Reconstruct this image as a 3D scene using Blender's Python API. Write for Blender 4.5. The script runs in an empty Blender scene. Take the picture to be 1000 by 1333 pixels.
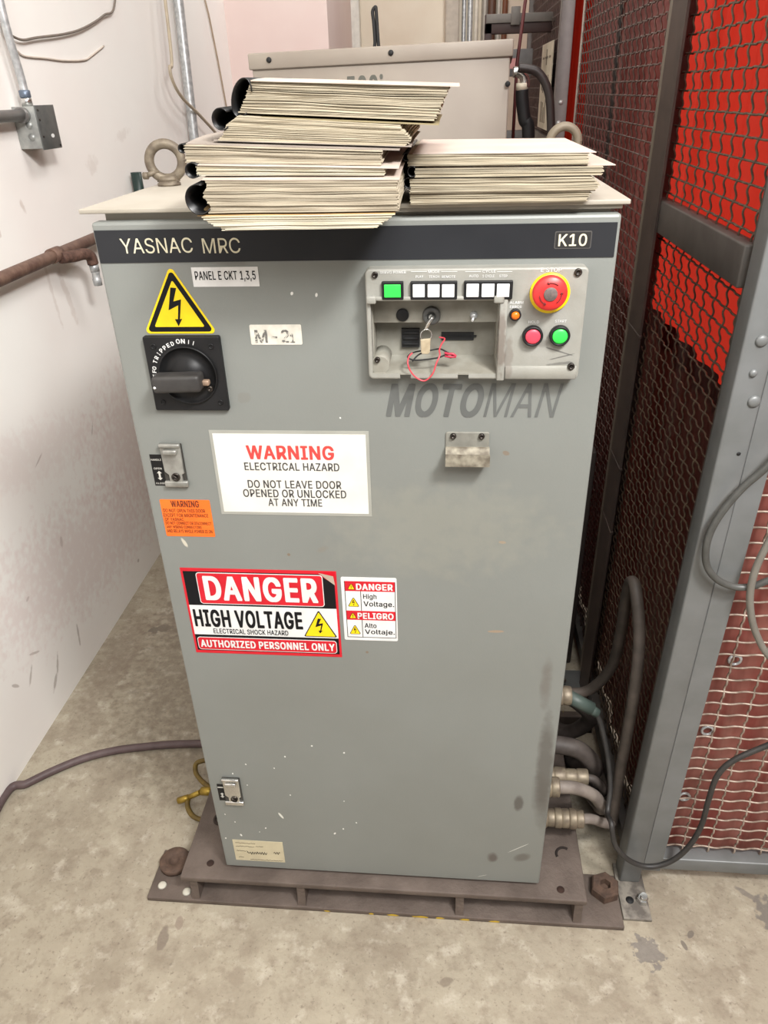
import bpy, bmesh, math, random
from mathutils import Vector, Matrix
random.seed(7)
PI = math.pi
scene = bpy.context.scene
col = scene.collection

# ------------------------------------------------------------------ camera
FPX = 959.15
CAM = Vector((0.134764, -1.018179, 1.613833))
PITCH, YAW, ROLL = 0.517742, 0.0977693, -0.0315674

def _axes():
    cp, sp = math.cos(PITCH), math.sin(PITCH)
    cy, sy = math.cos(YAW), math.sin(YAW)
    cr, sr = math.cos(ROLL), math.sin(ROLL)
    fw = Vector((-sy * cp, cy * cp, -sp)); r = Vector((cy, sy, 0)); u = r.cross(fw)
    return r * cr + u * sr, u * cr - r * sr, fw
RGT, UPV, FWD = _axes()
cd = bpy.data.cameras.new('camera')
cd.sensor_fit = 'HORIZONTAL'; cd.sensor_width = 36.0; cd.lens = FPX / 1000 * 36.0
cd.clip_start = 0.02; cd.clip_end = 60
cam = bpy.data.objects.new('camera', cd); col.objects.link(cam)
m = Matrix((RGT, UPV, -FWD)).transposed().to_4x4(); m.translation = CAM
cam.matrix_world = m
scene.camera = cam

# ------------------------------------------------------------------ world, lights, exposure
w = bpy.data.worlds.new('world'); scene.world = w; w.use_nodes = True
w.node_tree.nodes['Background'].inputs[0].default_value = (1.0, 0.995, 0.985, 1)
w.node_tree.nodes['Background'].inputs[1].default_value = 0.3

def area(name, loc, target, sx, sy, power, color=(1, 0.99, 0.975)):
    l = bpy.data.lights.new(name, 'AREA'); l.shape = 'RECTANGLE'; l.size = sx; l.size_y = sy
    l.energy = power; l.color = color
    o = bpy.data.objects.new(name, l); col.objects.link(o); o.location = loc
    o.rotation_euler = (Vector(target) - Vector(loc)).to_track_quat('-Z', 'Y').to_euler()
    return o
area('ceiling_light', (1.05, -1.25, 2.95), (0.0, 0.1, 0.8), 0.45, 0.3, 84)
area('front_light', (0.6, -1.95, 3.0), (-0.3, 0.2, 0.9), 1.3, 0.8, 66)
area('wall_fill_light', (0.55, 0.8, 3.15), (-0.9, 0.9, 1.2), 0.9, 0.4, 20)  # unseen fill added to brighten the left wall
area('back_light', (0.1, 3.1, 3.15), (-0.6, 3.4, 1.6), 1.0, 0.4, 14)
area('curtain_fill_light', (2.3, 0.75, 1.75), (0.64, 0.75, 1.6), 1.3, 0.9, 36)  # unseen light added inside the cell to backlight the red curtain
scene.view_settings.view_transform = 'Standard'
scene.view_settings.look = 'None'
scene.view_settings.gamma = 1.0
scene.view_settings.use_curve_mapping = False
scene.view_settings.exposure = -0.13

# ------------------------------------------------------------------ where a photo pixel lands on a known plane
def on(px, py, axis, val):
    d = FWD + RGT * ((px - 500) / FPX) - UPV * ((py - 666.5) / FPX)
    t = (val - CAM[axis]) / d[axis]
    return CAM + d * t
def D(px, py):                      # on the door face (y = 0): (x, z)
    p = on(px, py, 1, 0.0); return (p.x, p.z)
def zc(x0, y0, s):                  # crop coordinates -> photo pixel
    return lambda a, b: (x0 + a * s, y0 + b * s)

# ------------------------------------------------------------------ materials
def rgb(r, g, b):                   # sRGB 0-255 -> linear
    f = lambda c: (c / 255) / 12.92 if c / 255 <= 0.04045 else ((c / 255 + 0.055) / 1.055) ** 2.4
    return (f(r), f(g), f(b), 1)
def mat(name, c, rough=0.55, metal=0.0, c2=None, scale=30, detail=4, lo=0.35, hi=0.65, bump=0.0, bscale=None, stretch=(1, 1, 1), spec=None, trans=0.0):
    m = bpy.data.materials.new(name); m.use_nodes = True
    nt = m.node_tree; N = nt.nodes; L = nt.links
    b = N['Principled BSDF']
    b.inputs['Roughness'].default_value = rough; b.inputs['Metallic'].default_value = metal
    if spec is not None: b.inputs['Specular IOR Level'].default_value = spec
    if trans: b.inputs['Transmission Weight'].default_value = trans
    if c2 is None: c2 = tuple(x * 0.86 for x in c[:3]) + (1,)
    tc = N.new('ShaderNodeTexCoord'); mp = N.new('ShaderNodeMapping'); mp.inputs['Scale'].default_value = stretch
    L.new(tc.outputs['Object'], mp.inputs[0])
    nz = N.new('ShaderNodeTexNoise'); nz.inputs['Scale'].default_value = scale; nz.inputs['Detail'].default_value = detail
    L.new(mp.outputs[0], nz.inputs['Vector'])
    mr = N.new('ShaderNodeMapRange'); mr.inputs[1].default_value = lo; mr.inputs[2].default_value = hi
    L.new(nz.outputs['Fac'], mr.inputs[0])
    mx = N.new('ShaderNodeMix'); mx.data_type = 'RGBA'
    L.new(mr.outputs[0], mx.inputs[0]); mx.inputs[6].default_value = c; mx.inputs[7].default_value = c2
    L.new(mx.outputs[2], b.inputs['Base Color'])
    if bump:
        nb = N.new('ShaderNodeTexNoise'); nb.inputs['Scale'].default_value = bscale or scale * 3; nb.inputs['Detail'].default_value = 5
        L.new(mp.outputs[0], nb.inputs['Vector'])
        bp = N.new('ShaderNodeBump'); bp.inputs['Strength'].default_value = bump; bp.inputs['Distance'].default_value = 0.01
        L.new(nb.outputs['Fac'], bp.inputs['Height']); L.new(bp.outputs[0], b.inputs['Normal'])
    m['_col'] = 1
    return m
def base_mix(m):
    return [n for n in m.node_tree.nodes if n.type == 'MIX'][-1]
def add_marks(m, origin, axes, marks, seed=0.0):
    """lay marks of their own shape (stains, wear, some painted light) over the colour: marks = (u, v, ru, rv, angle, colour, strength, softness, raggedness)"""
    nt = m.node_tree; N = nt.nodes; L = nt.links
    b = N['Principled BSDF']
    src = b.inputs['Base Color'].links[0].from_socket
    tc = N.new('ShaderNodeTexCoord'); sp = N.new('ShaderNodeSeparateXYZ'); L.new(tc.outputs['Object'], sp.inputs[0])
    nz = N.new('ShaderNodeTexNoise'); nz.inputs['Scale'].default_value = 45; nz.inputs['Detail'].default_value = 6
    L.new(tc.outputs['Object'], nz.inputs['Vector'])
    def M(op, a, bb=None):
        n = N.new('ShaderNodeMath'); n.operation = op
        for i, v in enumerate((a, bb)):
            if v is None: continue
            if isinstance(v, (int, float)): n.inputs[i].default_value = v
            else: L.new(v, n.inputs[i])
        return n.outputs[0]
    iu, iv = axes
    for (u, v, ru, rv, ang, colr, st, soft, rag) in marks:
        du = M('SUBTRACT', sp.outputs[iu], u - origin[iu]); dv = M('SUBTRACT', sp.outputs[iv], v - origin[iv])
        ca, sa = math.cos(ang), math.sin(ang)
        a = M('DIVIDE', M('ADD', M('MULTIPLY', du, ca), M('MULTIPLY', dv, sa)), ru)
        c = M('DIVIDE', M('SUBTRACT', M('MULTIPLY', dv, ca), M('MULTIPLY', du, sa)), rv)
        r = M('ADD', M('MULTIPLY', a, a), M('MULTIPLY', c, c))
        r = M('ADD', r, M('MULTIPLY', M('SUBTRACT', nz.outputs['Fac'], 0.5), rag * 2.2))
        mr = N.new('ShaderNodeMapRange'); mr.inputs[1].default_value = 1.0; mr.inputs[2].default_value = 1.0 - soft
        mr.inputs[3].default_value = 0; mr.inputs[4].default_value = st; L.new(r, mr.inputs[0])
        mx = N.new('ShaderNodeMix'); mx.data_type = 'RGBA'
        L.new(mr.outputs[0], mx.inputs[0]); L.new(src, mx.inputs[6]); mx.inputs[7].default_value = colr
        src = mx.outputs[2]
    L.new(src, b.inputs['Base Color'])

# ------------------------------------------------------------------ mesh helpers
class MB:
    def __init__(s): s.v = []; s.f = []; s.sm = []
    def add(s, v, f, smooth=False):
        o = len(s.v); s.v += [tuple(x) for x in v]
        s.f += [tuple(i + o for i in q) for q in f]; s.sm += [smooth] * len(f); return s
    def bm(s, b, smooth=False):
        b.verts.index_update()
        return s.add([v.co[:] for v in b.verts], [[v.index for v in f.verts] for f in b.faces], smooth)
def tx(mb, M):
    mb.v = [tuple(M @ Vector(p)) for p in mb.v]; return mb
def box(mb, x0, x1, y0, y1, z0, z1, bev=0.0, seg=2, M=None):
    b = bmesh.new(); bmesh.ops.create_cube(b, size=1)
    for v in b.verts:
        v.co = Vector((x0 + (v.co.x + .5) * (x1 - x0), y0 + (v.co.y + .5) * (y1 - y0), z0 + (v.co.z + .5) * (z1 - z0)))
    if bev > 0: bmesh.ops.bevel(b, geom=list(b.edges), offset=bev, segments=seg, profile=0.5, affect='EDGES')
    if M is not None: b.transform(M)
    mb.bm(b, bev > 0); b.free(); return mb
def prism(mb, pts, axis, a0, a1, bev=0.0, smooth=False):
    """solid from a polygon; axis 'y': pts are (x,z) from y=a0 (front) to a1; 'z': (x,y); 'x': (y,z); bev chamfers the a0 side"""
    def P(p, a):
        return {'y': (p[0], a, p[1]), 'z': (p[0], p[1], a), 'x': (a, p[0], p[1])}[axis]
    n = len(pts); sg = 1 if a1 > a0 else -1
    rings = [[P(p, a0) for p in pts]] if not bev else [[P(p, a0) for p in inset(pts, bev)], [P(p, a0 + sg * bev * .35) for p in inset(pts, bev * .3)], [P(p, a0 + sg * bev) for p in pts]]
    rings.append([P(p, a1) for p in pts])
    V = [v for r in rings for v in r]; F = [tuple(range(n))[::-1], tuple(range((len(rings) - 1) * n, len(rings) * n))]
    for k in range(len(rings) - 1):
        for i in range(n):
            F.append((k * n + i, k * n + (i + 1) % n, (k + 1) * n + (i + 1) % n, (k + 1) * n + i))
    return mb.add(V, F, smooth)
def rrect(x0, x1, z0, z1, r, n=5):
    pts = []
    for cx, cz, a in ((x1 - r, z1 - r, 0), (x0 + r, z1 - r, 90), (x0 + r, z0 + r, 180), (x1 - r, z0 + r, 270)):
        for k in range(n + 1):
            t = math.radians(a + 90 * k / n); pts.append((cx + r * math.cos(t), cz + r * math.sin(t)))
    return pts
def rpoly(P, r, n=5):               # round a polygon's corners
    out = []; N = len(P)
    for i in range(N):
        p = Vector(P[i]); a = (Vector(P[i - 1]) - p); b = (Vector(P[(i + 1) % N]) - p)
        an = a.normalized(); bn = b.normalized(); half = math.acos(max(-1, min(1, an.dot(bn)))) / 2
        d = r / math.tan(half); c = p + (an + bn).normalized() * (r / math.sin(half))
        s = p + an * d; e = p + bn * d
        a0 = math.atan2(s.y - c.y, s.x - c.x); a1 = math.atan2(e.y - c.y, e.x - c.x)
        while a1 - a0 > PI: a1 -= 2 * PI
        while a1 - a0 < -PI: a1 += 2 * PI
        for k in range(n + 1):
            t = a0 + (a1 - a0) * k / n; out.append((c.x + r * math.cos(t), c.y + r * math.sin(t)))
    return out
def inset(P, d):
    N = len(P); out = []
    cx = sum(p[0] for p in P) / N; cy = sum(p[1] for p in P) / N
    A = sum(P[i][0] * P[(i + 1) % N][1] - P[(i + 1) % N][0] * P[i][1] for i in range(N)); sg = 1 if A > 0 else -1
    for i in range(N):
        p = Vector(P[i]); e0 = (p - Vector(P[i - 1])).normalized(); e1 = (Vector(P[(i + 1) % N]) - p).normalized()
        n0 = Vector((-e0.y, e0.x)) * sg; n1 = Vector((-e1.y, e1.x)) * sg
        bis = (n0 + n1); q = p + bis * (d / max(0.2, (1 + n0.dot(n1)))); out.append((q.x, q.y))
    return out
def circle(cx, cz, r, n=32): return [(cx + r * math.cos(2 * PI * k / n), cz + r * math.sin(2 * PI * k / n)) for k in range(n)]
def lathe(mb, prof, c, axis='z', n=28, smooth=True, a0=0):
    """prof: (radius, height) list along axis from c"""
    V = []; F = []
    for (r, h) in prof:
        for k in range(n):
            t = 2 * PI * k / n + a0; a, b = r * math.cos(t), r * math.sin(t)
            V.append({'z': (c[0] + a, c[1] + b, c[2] + h), 'y': (c[0] + a, c[1] + h, c[2] + b), 'x': (c[0] + h, c[1] + a, c[2] + b)}[axis])
    for i in range(len(prof) - 1):
        for k in range(n):
            F.append((i * n + k, i * n + (k + 1) % n, (i + 1) * n + (k + 1) % n, (i + 1) * n + k))
    mb.add(V, F, smooth)
    if prof[0][0] > 1e-6: mb.add(V[:n], [tuple(range(n))][::-1])
    if prof[-1][0] > 1e-6: mb.add(V[-n:], [tuple(range(n))])
    return mb
def spline(P, n=8):
    P = [Vector(p) for p in P]; out = []
    for i in range(len(P) - 1):
        p0 = P[i - 1] if i else P[0] * 2 - P[1]; p1 = P[i]; p2 = P[i + 1]; p3 = P[i + 2] if i + 2 < len(P) else P[-1] * 2 - P[-2]
        for k in range(n):
            t = k / n
            out.append(0.5 * ((2 * p1) + (p2 - p0) * t + (2 * p0 - 5 * p1 + 4 * p2 - p3) * t * t + (3 * p1 - p0 - 3 * p2 + p3) * t ** 3))
    out.append(P[-1]); return out
def tube(mb, P, r, sides=8, smooth=True, cap=True, rf=None):
    P = [Vector(p) for p in P]; n = len(P); V = []; F = []
    T = [((P[min(i + 1, n - 1)] - P[max(i - 1, 0)])).normalized() for i in range(n)]
    up = Vector((0, 0, 1)) if abs(T[0].z) < 0.9 else Vector((1, 0, 0))
    a = T[0].cross(up).normalized()
    for i in range(n):
        a = (a - T[i] * a.dot(T[i])).normalized(); b = T[i].cross(a)
        rr = rf(i / (n - 1)) * r if rf else r
        for k in range(sides):
            t = 2 * PI * k / sides; V.append(P[i] + a * (rr * math.cos(t)) + b * (rr * math.sin(t)))
    for i in range(n - 1):
        for k in range(sides):
            F.append((i * sides + k, i * sides + (k + 1) % sides, (i + 1) * sides + (k + 1) % sides, (i + 1) * sides + k))
    mb.add(V, F, smooth)
    if cap:
        mb.add(V[:sides], [tuple(range(sides - 1, -1, -1))]); mb.add(V[-sides:], [tuple(range(sides))])
    return mb
def cyl(mb, a, b, r, sides=20, cap=True): return tube(mb, [a, b], r, sides, True, cap)
def torus(mb, c, R, r, M=None, a0=0, a1=2 * PI, n=40, k=14):
    pts = [Vector((R * math.cos(a0 + (a1 - a0) * i / n), 0, R * math.sin(a0 + (a1 - a0) * i / n))) for i in range(n + 1)]
    if M is not None: pts = [M @ p for p in pts]
    return tube(mb, [p + Vector(c) for p in pts], r, k, True, False)

ORG = {}
def thing(name, label, cat, loc, group=None):
    o = bpy.data.objects.new(name, None); o.empty_display_size = 0.05; col.objects.link(o)
    o.location = loc; o['label'] = label; o['category'] = cat
    if group: o['group'] = group
    ORG[o.name] = Vector(loc); return o
def make_obj(name, mb, mt, org):
    me = bpy.data.meshes.new(name)
    me.from_pydata([(p[0] - org.x, p[1] - org.y, p[2] - org.z) for p in mb.v], [], mb.f)
    for p, s in zip(me.polygons, mb.sm): p.use_smooth = s
    b = bmesh.new(); b.from_mesh(me); bmesh.ops.remove_doubles(b, verts=b.verts, dist=1e-6)
    bmesh.ops.recalc_face_normals(b, faces=b.faces); b.to_mesh(me); b.free()
    me.materials.append(mt)
    o = bpy.data.objects.new(name, me); col.objects.link(o); ORG[o.name] = org; return o
def part(name, mb, mt, parent, label=None):
    o = make_obj(name, mb, mt, ORG[parent.name]); o.parent = parent
    if label: o['label'] = label
    return o
def solo(name, mb, mt, label, cat, group=None):
    xs = [p[0] for p in mb.v]; ys = [p[1] for p in mb.v]; zs = [p[2] for p in mb.v]
    org = Vector(((min(xs) + max(xs)) / 2, (min(ys) + max(ys)) / 2, min(zs)))
    o = make_obj(name, mb, mt, org); o.location = org; o['label'] = label; o['category'] = cat
    if group: o['group'] = group
    return o
def struct(name, mb, mt):
    o = make_obj(name, mb, mt, Vector((0, 0, 0))); o['kind'] = 'structure'; return o
def sharp(o, ang=35):
    me = o.data
    b = bmesh.new(); b.from_mesh(me)
    for e in b.edges:
        if len(e.link_faces) == 2 and e.calc_face_angle(0) > math.radians(ang): e.smooth = False
    b.to_mesh(me); b.free(); return o

def cut_boxes(o, boxes):
    for bx in boxes:
        cb = MB(); box(cb, *bx); cut = make_obj('cut', cb, o.data.materials[0], CO); cut.location = CO
        mod = o.modifiers.new('cut', 'BOOLEAN'); mod.object = cut; mod.operation = 'DIFFERENCE'; mod.solver = 'EXACT'
        bpy.context.view_layer.update(); dg = bpy.context.evaluated_depsgraph_get()
        nm = bpy.data.meshes.new_from_object(o.evaluated_get(dg)); o.modifiers.clear(); o.data = nm
        bpy.data.objects.remove(cut)
# ---- lettering: letter outlines (advance, closed polylines), fitted to a box on a plane y = const
GLYPH = {
"!":[196,[[67,160,63,509,132,509,128,160],[98,-4,81,-1,66,9,56,24,52,41,56,58,66,73,81,83,98,86,116,83,130,73,140,58,143,41,140,24,130,9,116,-1]]],",":[188,[[38,-119,68,71,137,71,84,-119]]],
"-":[453,[[337,244,337,188,114,188,114,244]]],".":[188,[[95,-4,78,-1,63,9,53,24,50,41,53,59,63,73,78,83,95,87,113,83,128,73,138,59,141,41,138,24,128,9,113,-1]]],
"0":[453,[[227,-7,191,-3,158,7,130,24,105,48,85,77,69,113,57,155,50,202,48,254,50,306,57,353,69,395,85,431,106,461,130,484,159,502,191,512,227,516,262,512,295,502,323,484,348,461,368,431,384,395,396,353,403,306,405,254,403,202,396,155,384,113,368,77,348,48,323,24,295,7,263,-3],[227,50,250,52,271,60,290,74,306,92,320,116,330,144,338,176,342,213,344,254,342,295,338,332,330,365,320,393,306,416,290,435,271,449,250,457,227,460,203,457,182,449,163,435,147,416,134,393,123,365,115,332,111,295,109,254,111,213,115,176,123,144,134,116,147,92,163,74,182,60,203,52]]],
"1":[453,[[76,0,76,55,391,55,391,0],[276,509,276,0,212,0,212,448,209,448,86,358,86,427,198,509]]],
"2":[453,[[64,0,64,47,234,229,282,282,299,305,311,327,318,348,320,371,317,397,308,419,293,436,273,449,250,457,224,460,196,457,172,447,153,433,139,413,130,390,127,362,66,362,68,391,75,418,86,442,102,464,121,482,143,496,168,507,196,513,225,516,254,513,281,507,306,497,328,482,346,465,361,445,372,423,379,398,381,372,378,345,371,318,363,299,351,280,336,259,267,180,153,60,153,57,389,57,389,0]]],
"3":[453,[[218,-7,188,-5,159,1,133,10,108,22,88,38,70,57,57,79,48,104,44,132,109,132,115,107,126,87,144,71,165,59,191,52,219,50,248,53,275,61,297,74,315,93,325,116,329,145,326,172,316,196,299,217,275,234,254,241,229,246,201,248,157,248,157,299,288,448,288,452,70,452,70,509,372,509,372,461,211,278,211,289,247,290,279,286,308,276,333,262,354,244,371,222,383,198,391,173,393,145,390,116,383,90,370,66,354,45,333,27,309,12,281,2,251,-5]]],
"4":[453,[[40,105,40,158,247,509,311,509,109,166,109,163,413,163,413,105],[282,0,282,121,282,146,282,318,343,318,343,0]]],
"5":[453,[[221,-7,192,-5,165,1,140,11,118,25,99,41,83,60,71,82,63,105,60,130,122,130,127,108,138,89,154,73,173,60,196,52,221,50,250,53,276,64,298,82,314,104,324,131,328,162,326,183,321,203,314,221,297,244,275,262,248,273,218,277,192,275,167,268,145,258,128,246,67,253,96,509,366,509,366,452,151,452,134,301,136,301,155,315,178,325,203,331,229,334,252,332,274,328,294,321,313,311,330,299,345,285,358,269,370,251,379,231,386,210,390,187,391,163,388,132,381,102,369,76,352,52,332,32,309,15,282,3,253,-4]]],
"9":[453,[[226,516,256,513,285,506,310,494,333,478,352,458,368,434,380,408,387,378,389,347,387,322,382,296,373,270,359,240,340,207,315,168,200,0,130,0,301,248,307,248,299,234,287,221,273,210,257,202,238,196,218,195,188,197,161,203,137,214,116,229,98,247,83,269,72,294,66,321,64,352,66,382,73,411,85,436,101,459,120,479,143,494,168,506,196,513],[226,460,199,457,174,446,154,429,138,407,129,381,125,352,129,322,138,295,154,274,174,257,199,247,226,243,254,247,279,257,299,273,314,295,324,321,327,350,324,381,314,407,299,429,279,446,254,457]]],
"A":[480,[[16,0,201,509,276,509,463,0,395,0,287,302,264,372,232,478,245,478,213,371,191,302,85,0],[110,142,110,199,370,199,370,142]]],
"B":[456,[[60,0,60,509,241,509,274,507,304,501,329,491,350,477,367,461,381,442,390,421,396,398,398,374,395,344,387,320,373,301,356,286,336,275,315,267,315,262,339,257,363,245,385,227,402,203,411,184,416,161,418,136,416,111,410,88,400,67,386,48,368,31,344,18,317,8,284,2,247,0],[125,57,245,57,281,60,309,67,330,80,344,96,353,115,355,137,352,161,342,184,327,203,306,218,279,228,248,231,125,231],[125,285,238,285,265,288,288,296,308,309,323,326,333,348,336,372,333,393,326,412,313,429,294,442,270,449,240,452,125,452]]],
"C":[510,[[267,-7,225,-3,186,7,150,25,119,49,92,79,70,115,53,157,44,203,40,254,44,305,53,352,70,393,92,429,119,459,150,484,186,501,225,512,267,516,293,514,317,511,340,504,362,496,383,485,402,471,419,456,435,438,448,418,459,397,467,373,473,348,408,348,401,373,389,395,375,413,357,428,337,440,315,449,292,454,267,456,237,453,209,445,184,432,161,414,141,391,125,364,113,332,106,295,103,254,106,213,113,177,125,145,141,117,161,94,184,76,210,63,237,56,267,53,292,55,315,60,337,69,357,81,375,96,389,114,401,136,408,160,473,160,467,135,459,112,448,91,435,71,420,53,402,38,383,24,363,13,341,5,317,-2,293,-6]]],
"D":[502,[[219,0,96,0,96,57,215,57,254,60,288,68,318,81,343,99,363,122,379,149,390,181,397,216,399,255,397,294,390,329,379,361,364,388,344,410,320,428,291,441,258,449,221,452,93,452,93,509,225,509,273,505,315,495,353,478,385,455,412,426,433,391,449,351,458,306,462,255,458,205,449,159,433,119,411,83,384,54,351,31,312,14,268,3],[125,509,125,0,60,0,60,509]]],
"E":[419,[[60,0,60,509,372,509,372,452,125,452,125,286,355,286,355,229,125,229,125,57,375,57,375,0]]],"F":[410,[[60,0,60,509,369,509,369,452,125,452,125,278,346,278,346,221,125,221,125,0]]],
"G":[520,[[269,-7,225,-3,185,7,149,25,118,49,91,79,69,116,53,157,43,203,40,254,43,305,53,352,69,393,91,429,117,459,149,484,184,501,223,512,265,516,291,514,316,510,340,504,363,494,384,483,403,469,421,453,436,436,449,416,460,395,468,373,474,349,408,349,399,372,387,393,373,411,356,427,337,439,315,448,291,454,265,456,236,453,209,445,183,432,160,414,141,392,125,364,113,332,106,295,103,254,106,213,113,177,125,145,141,117,161,95,184,76,210,63,238,56,269,53,296,55,322,61,345,71,365,85,382,102,396,123,407,147,413,173,415,202,434,199,283,199,283,256,478,256,478,200,475,160,466,124,451,91,431,62,406,38,377,19,344,5,308,-4]]],
"H":[517,[[60,0,60,509,125,509,125,289,392,289,392,509,457,509,457,0,392,0,392,232,125,232,125,0]]],"I":[300,[[31,0,31,57,118,57,118,452,31,452,31,509,269,509,269,452,183,452,183,57,269,57,269,0]]],
"J":[396,[[185,-7,143,-2,106,11,75,33,52,63,38,100,33,145,33,173,98,173,98,145,100,117,108,93,122,74,139,61,160,53,185,50,209,53,230,61,248,74,261,93,269,117,272,145,272,509,336,509,336,145,332,100,318,63,294,33,263,11,227,-2]]],
"K":[467,[[104,145,104,216,139,261,174,303,212,344,364,509,448,509,231,276,228,276],[60,0,60,509,125,509,125,334,124,225,125,193,125,0],[372,0,188,259,228,309,449,0]]],"L":[393,[[60,0,60,509,125,509,125,57,361,57,361,0]]],
"M":[628,[[60,0,60,509,152,509,277,187,287,159,299,123,311,84,322,49,307,49,318,83,330,121,342,158,352,187,476,509,568,509,568,0,504,0,504,291,504,327,505,369,506,413,507,457,513,457,498,409,482,363,467,322,456,291,342,0,286,0,170,291,159,321,145,361,129,408,112,457,119,457,120,416,121,372,122,328,122,291,122,0]]],
"N":[523,[[60,0,60,509,136,509,343,183,363,151,388,107,414,55,405,54,401,108,399,157,399,195,399,509,463,509,463,0,387,0,202,290,177,331,148,381,108,452,119,454,122,384,124,328,125,291,125,0]]],
"O":[533,[[267,-7,225,-3,186,7,150,25,119,49,92,79,70,115,53,157,44,203,40,254,44,305,53,352,70,393,92,429,119,459,150,484,186,501,225,512,267,516,309,512,348,501,384,484,415,459,442,429,464,393,480,352,490,305,493,254,490,203,480,157,464,115,442,79,415,49,384,25,348,7,309,-3],[267,53,296,55,324,63,349,76,372,94,392,116,408,144,420,176,428,213,430,254,428,295,420,332,408,365,392,392,372,415,349,433,324,446,296,453,267,456,237,453,210,445,184,433,161,415,142,392,125,364,113,332,106,295,103,254,106,213,113,176,125,144,142,117,161,94,184,76,210,63,237,55]]],
"P":[445,[[60,0,60,509,235,509,272,506,305,499,332,487,356,471,375,452,390,430,400,404,407,377,409,348,407,318,400,291,390,265,375,243,356,223,332,207,305,195,272,188,235,186,109,186,109,242,233,242,257,244,279,248,297,256,318,272,333,294,342,319,344,348,342,376,333,402,318,423,297,439,279,446,257,451,232,452,125,452,125,0]]],
"Q":[533,[[245,159,313,159,369,85,384,65,468,-48,401,-48,346,27,331,46],[267,-7,225,-3,186,7,150,25,119,49,92,79,70,115,53,157,44,203,40,254,44,305,53,352,70,393,92,429,119,459,150,484,186,501,225,512,267,516,309,512,348,501,384,484,415,459,442,429,464,393,480,352,490,305,493,254,490,203,480,157,464,115,442,79,415,49,384,25,348,7,309,-3],[267,53,296,55,324,63,349,76,372,94,392,116,408,144,420,176,428,213,430,254,428,295,420,332,408,365,392,392,372,415,349,433,324,446,296,453,267,456,237,453,210,445,184,433,161,415,142,392,125,364,113,332,106,295,103,254,106,213,113,176,125,144,142,117,161,94,184,76,210,63,237,55]]],
"R":[449,[[60,0,60,509,236,509,273,506,305,500,333,489,356,473,376,455,390,433,401,408,407,381,409,352,407,323,401,296,390,271,376,250,356,232,333,217,305,206,273,200,236,198,96,198,96,255,234,255,258,256,280,260,298,267,319,281,334,300,342,324,345,352,342,380,334,405,319,425,298,440,279,446,258,451,233,452,125,452,125,0],[353,0,230,229,303,229,428,0]]],
"S":[447,[[224,-9,188,-7,156,-1,128,9,102,23,81,40,64,60,51,83,42,109,38,137,104,137,110,110,123,88,142,71,166,59,194,52,224,49,246,50,267,54,286,60,311,74,329,92,341,114,346,139,342,161,332,179,316,193,296,205,245,222,184,239,145,253,112,269,86,289,67,313,56,341,52,372,54,400,62,425,75,448,92,468,113,484,138,498,165,508,195,514,227,516,259,514,289,508,316,498,340,484,360,468,377,449,390,427,398,403,401,378,337,378,332,402,320,421,302,437,280,449,254,456,225,459,194,456,167,448,145,435,129,418,118,398,115,376,119,352,131,334,148,319,169,308,212,293,264,279,312,264,336,252,359,238,379,220,395,198,402,180,407,161,408,139,406,112,399,87,386,64,370,43,349,25,323,11,294,0,261,-7]]],
"T":[449,[[32,452,32,509,417,509,417,452,257,452,257,0,193,0,193,452]]],
"U":[517,[[259,-8,220,-6,186,2,154,15,126,33,103,55,85,80,71,108,63,140,60,173,60,509,124,509,124,178,126,155,132,133,141,113,153,95,169,80,187,68,208,59,232,53,259,52,285,53,309,59,331,68,349,80,364,95,377,113,385,133,391,155,393,178,393,509,457,509,457,173,454,140,446,108,433,80,414,55,391,33,363,15,332,2,297,-6]]],
"V":[480,[[204,0,16,509,84,509,192,206,215,137,248,31,235,31,267,138,290,206,395,509,463,509,278,0]]],
"W":[686,[[155,0,16,509,82,509,163,196,175,145,187,94,197,40,189,40,200,94,211,145,224,196,306,509,380,509,462,196,474,145,486,94,497,40,488,40,499,94,510,145,523,196,603,509,670,509,530,0,455,0,368,323,351,391,336,475,350,475,335,395,318,323,230,0]]],
"X":[474,[[18,0,217,284,217,236,29,509,104,509,178,400,204,361,223,329,243,292,232,292,252,329,272,361,298,400,374,509,446,509,259,239,259,287,456,0,382,0,292,129,268,165,250,195,230,231,244,231,225,196,206,166,182,129,91,0]]],
"Y":[472,[[203,0,203,208,16,509,91,509,192,344,222,292,250,230,224,230,251,293,280,344,381,509,455,509,268,208,268,0]]],
"Z":[438,[[42,0,42,46,273,385,306,431,341,476,348,454,285,452,223,452,40,452,40,509,397,509,397,462,169,129,134,81,97,33,90,54,152,57,214,57,399,57,399,0]]],
"a":[389,[[160,-9,137,-7,115,-3,94,5,76,15,60,29,48,45,38,63,32,84,30,108,34,138,43,161,58,179,78,193,100,203,125,211,178,220,234,227,252,230,265,235,273,243,276,255,276,257,273,279,267,297,256,311,240,322,220,329,196,331,171,329,149,322,132,313,118,301,107,288,100,274,41,291,51,313,64,331,79,346,95,358,114,368,133,375,153,380,173,383,194,384,239,379,263,372,286,360,306,343,322,320,330,301,335,278,337,251,337,0,277,0,277,52,272,52,252,25,236,12,215,1,190,-6],[170,45,202,49,228,59,248,74,263,93,272,115,276,138,276,190,259,182,231,176,200,171,175,168,134,159,117,150,103,139,95,124,92,105,94,87,102,72,114,61,130,52,149,47]]],
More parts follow.
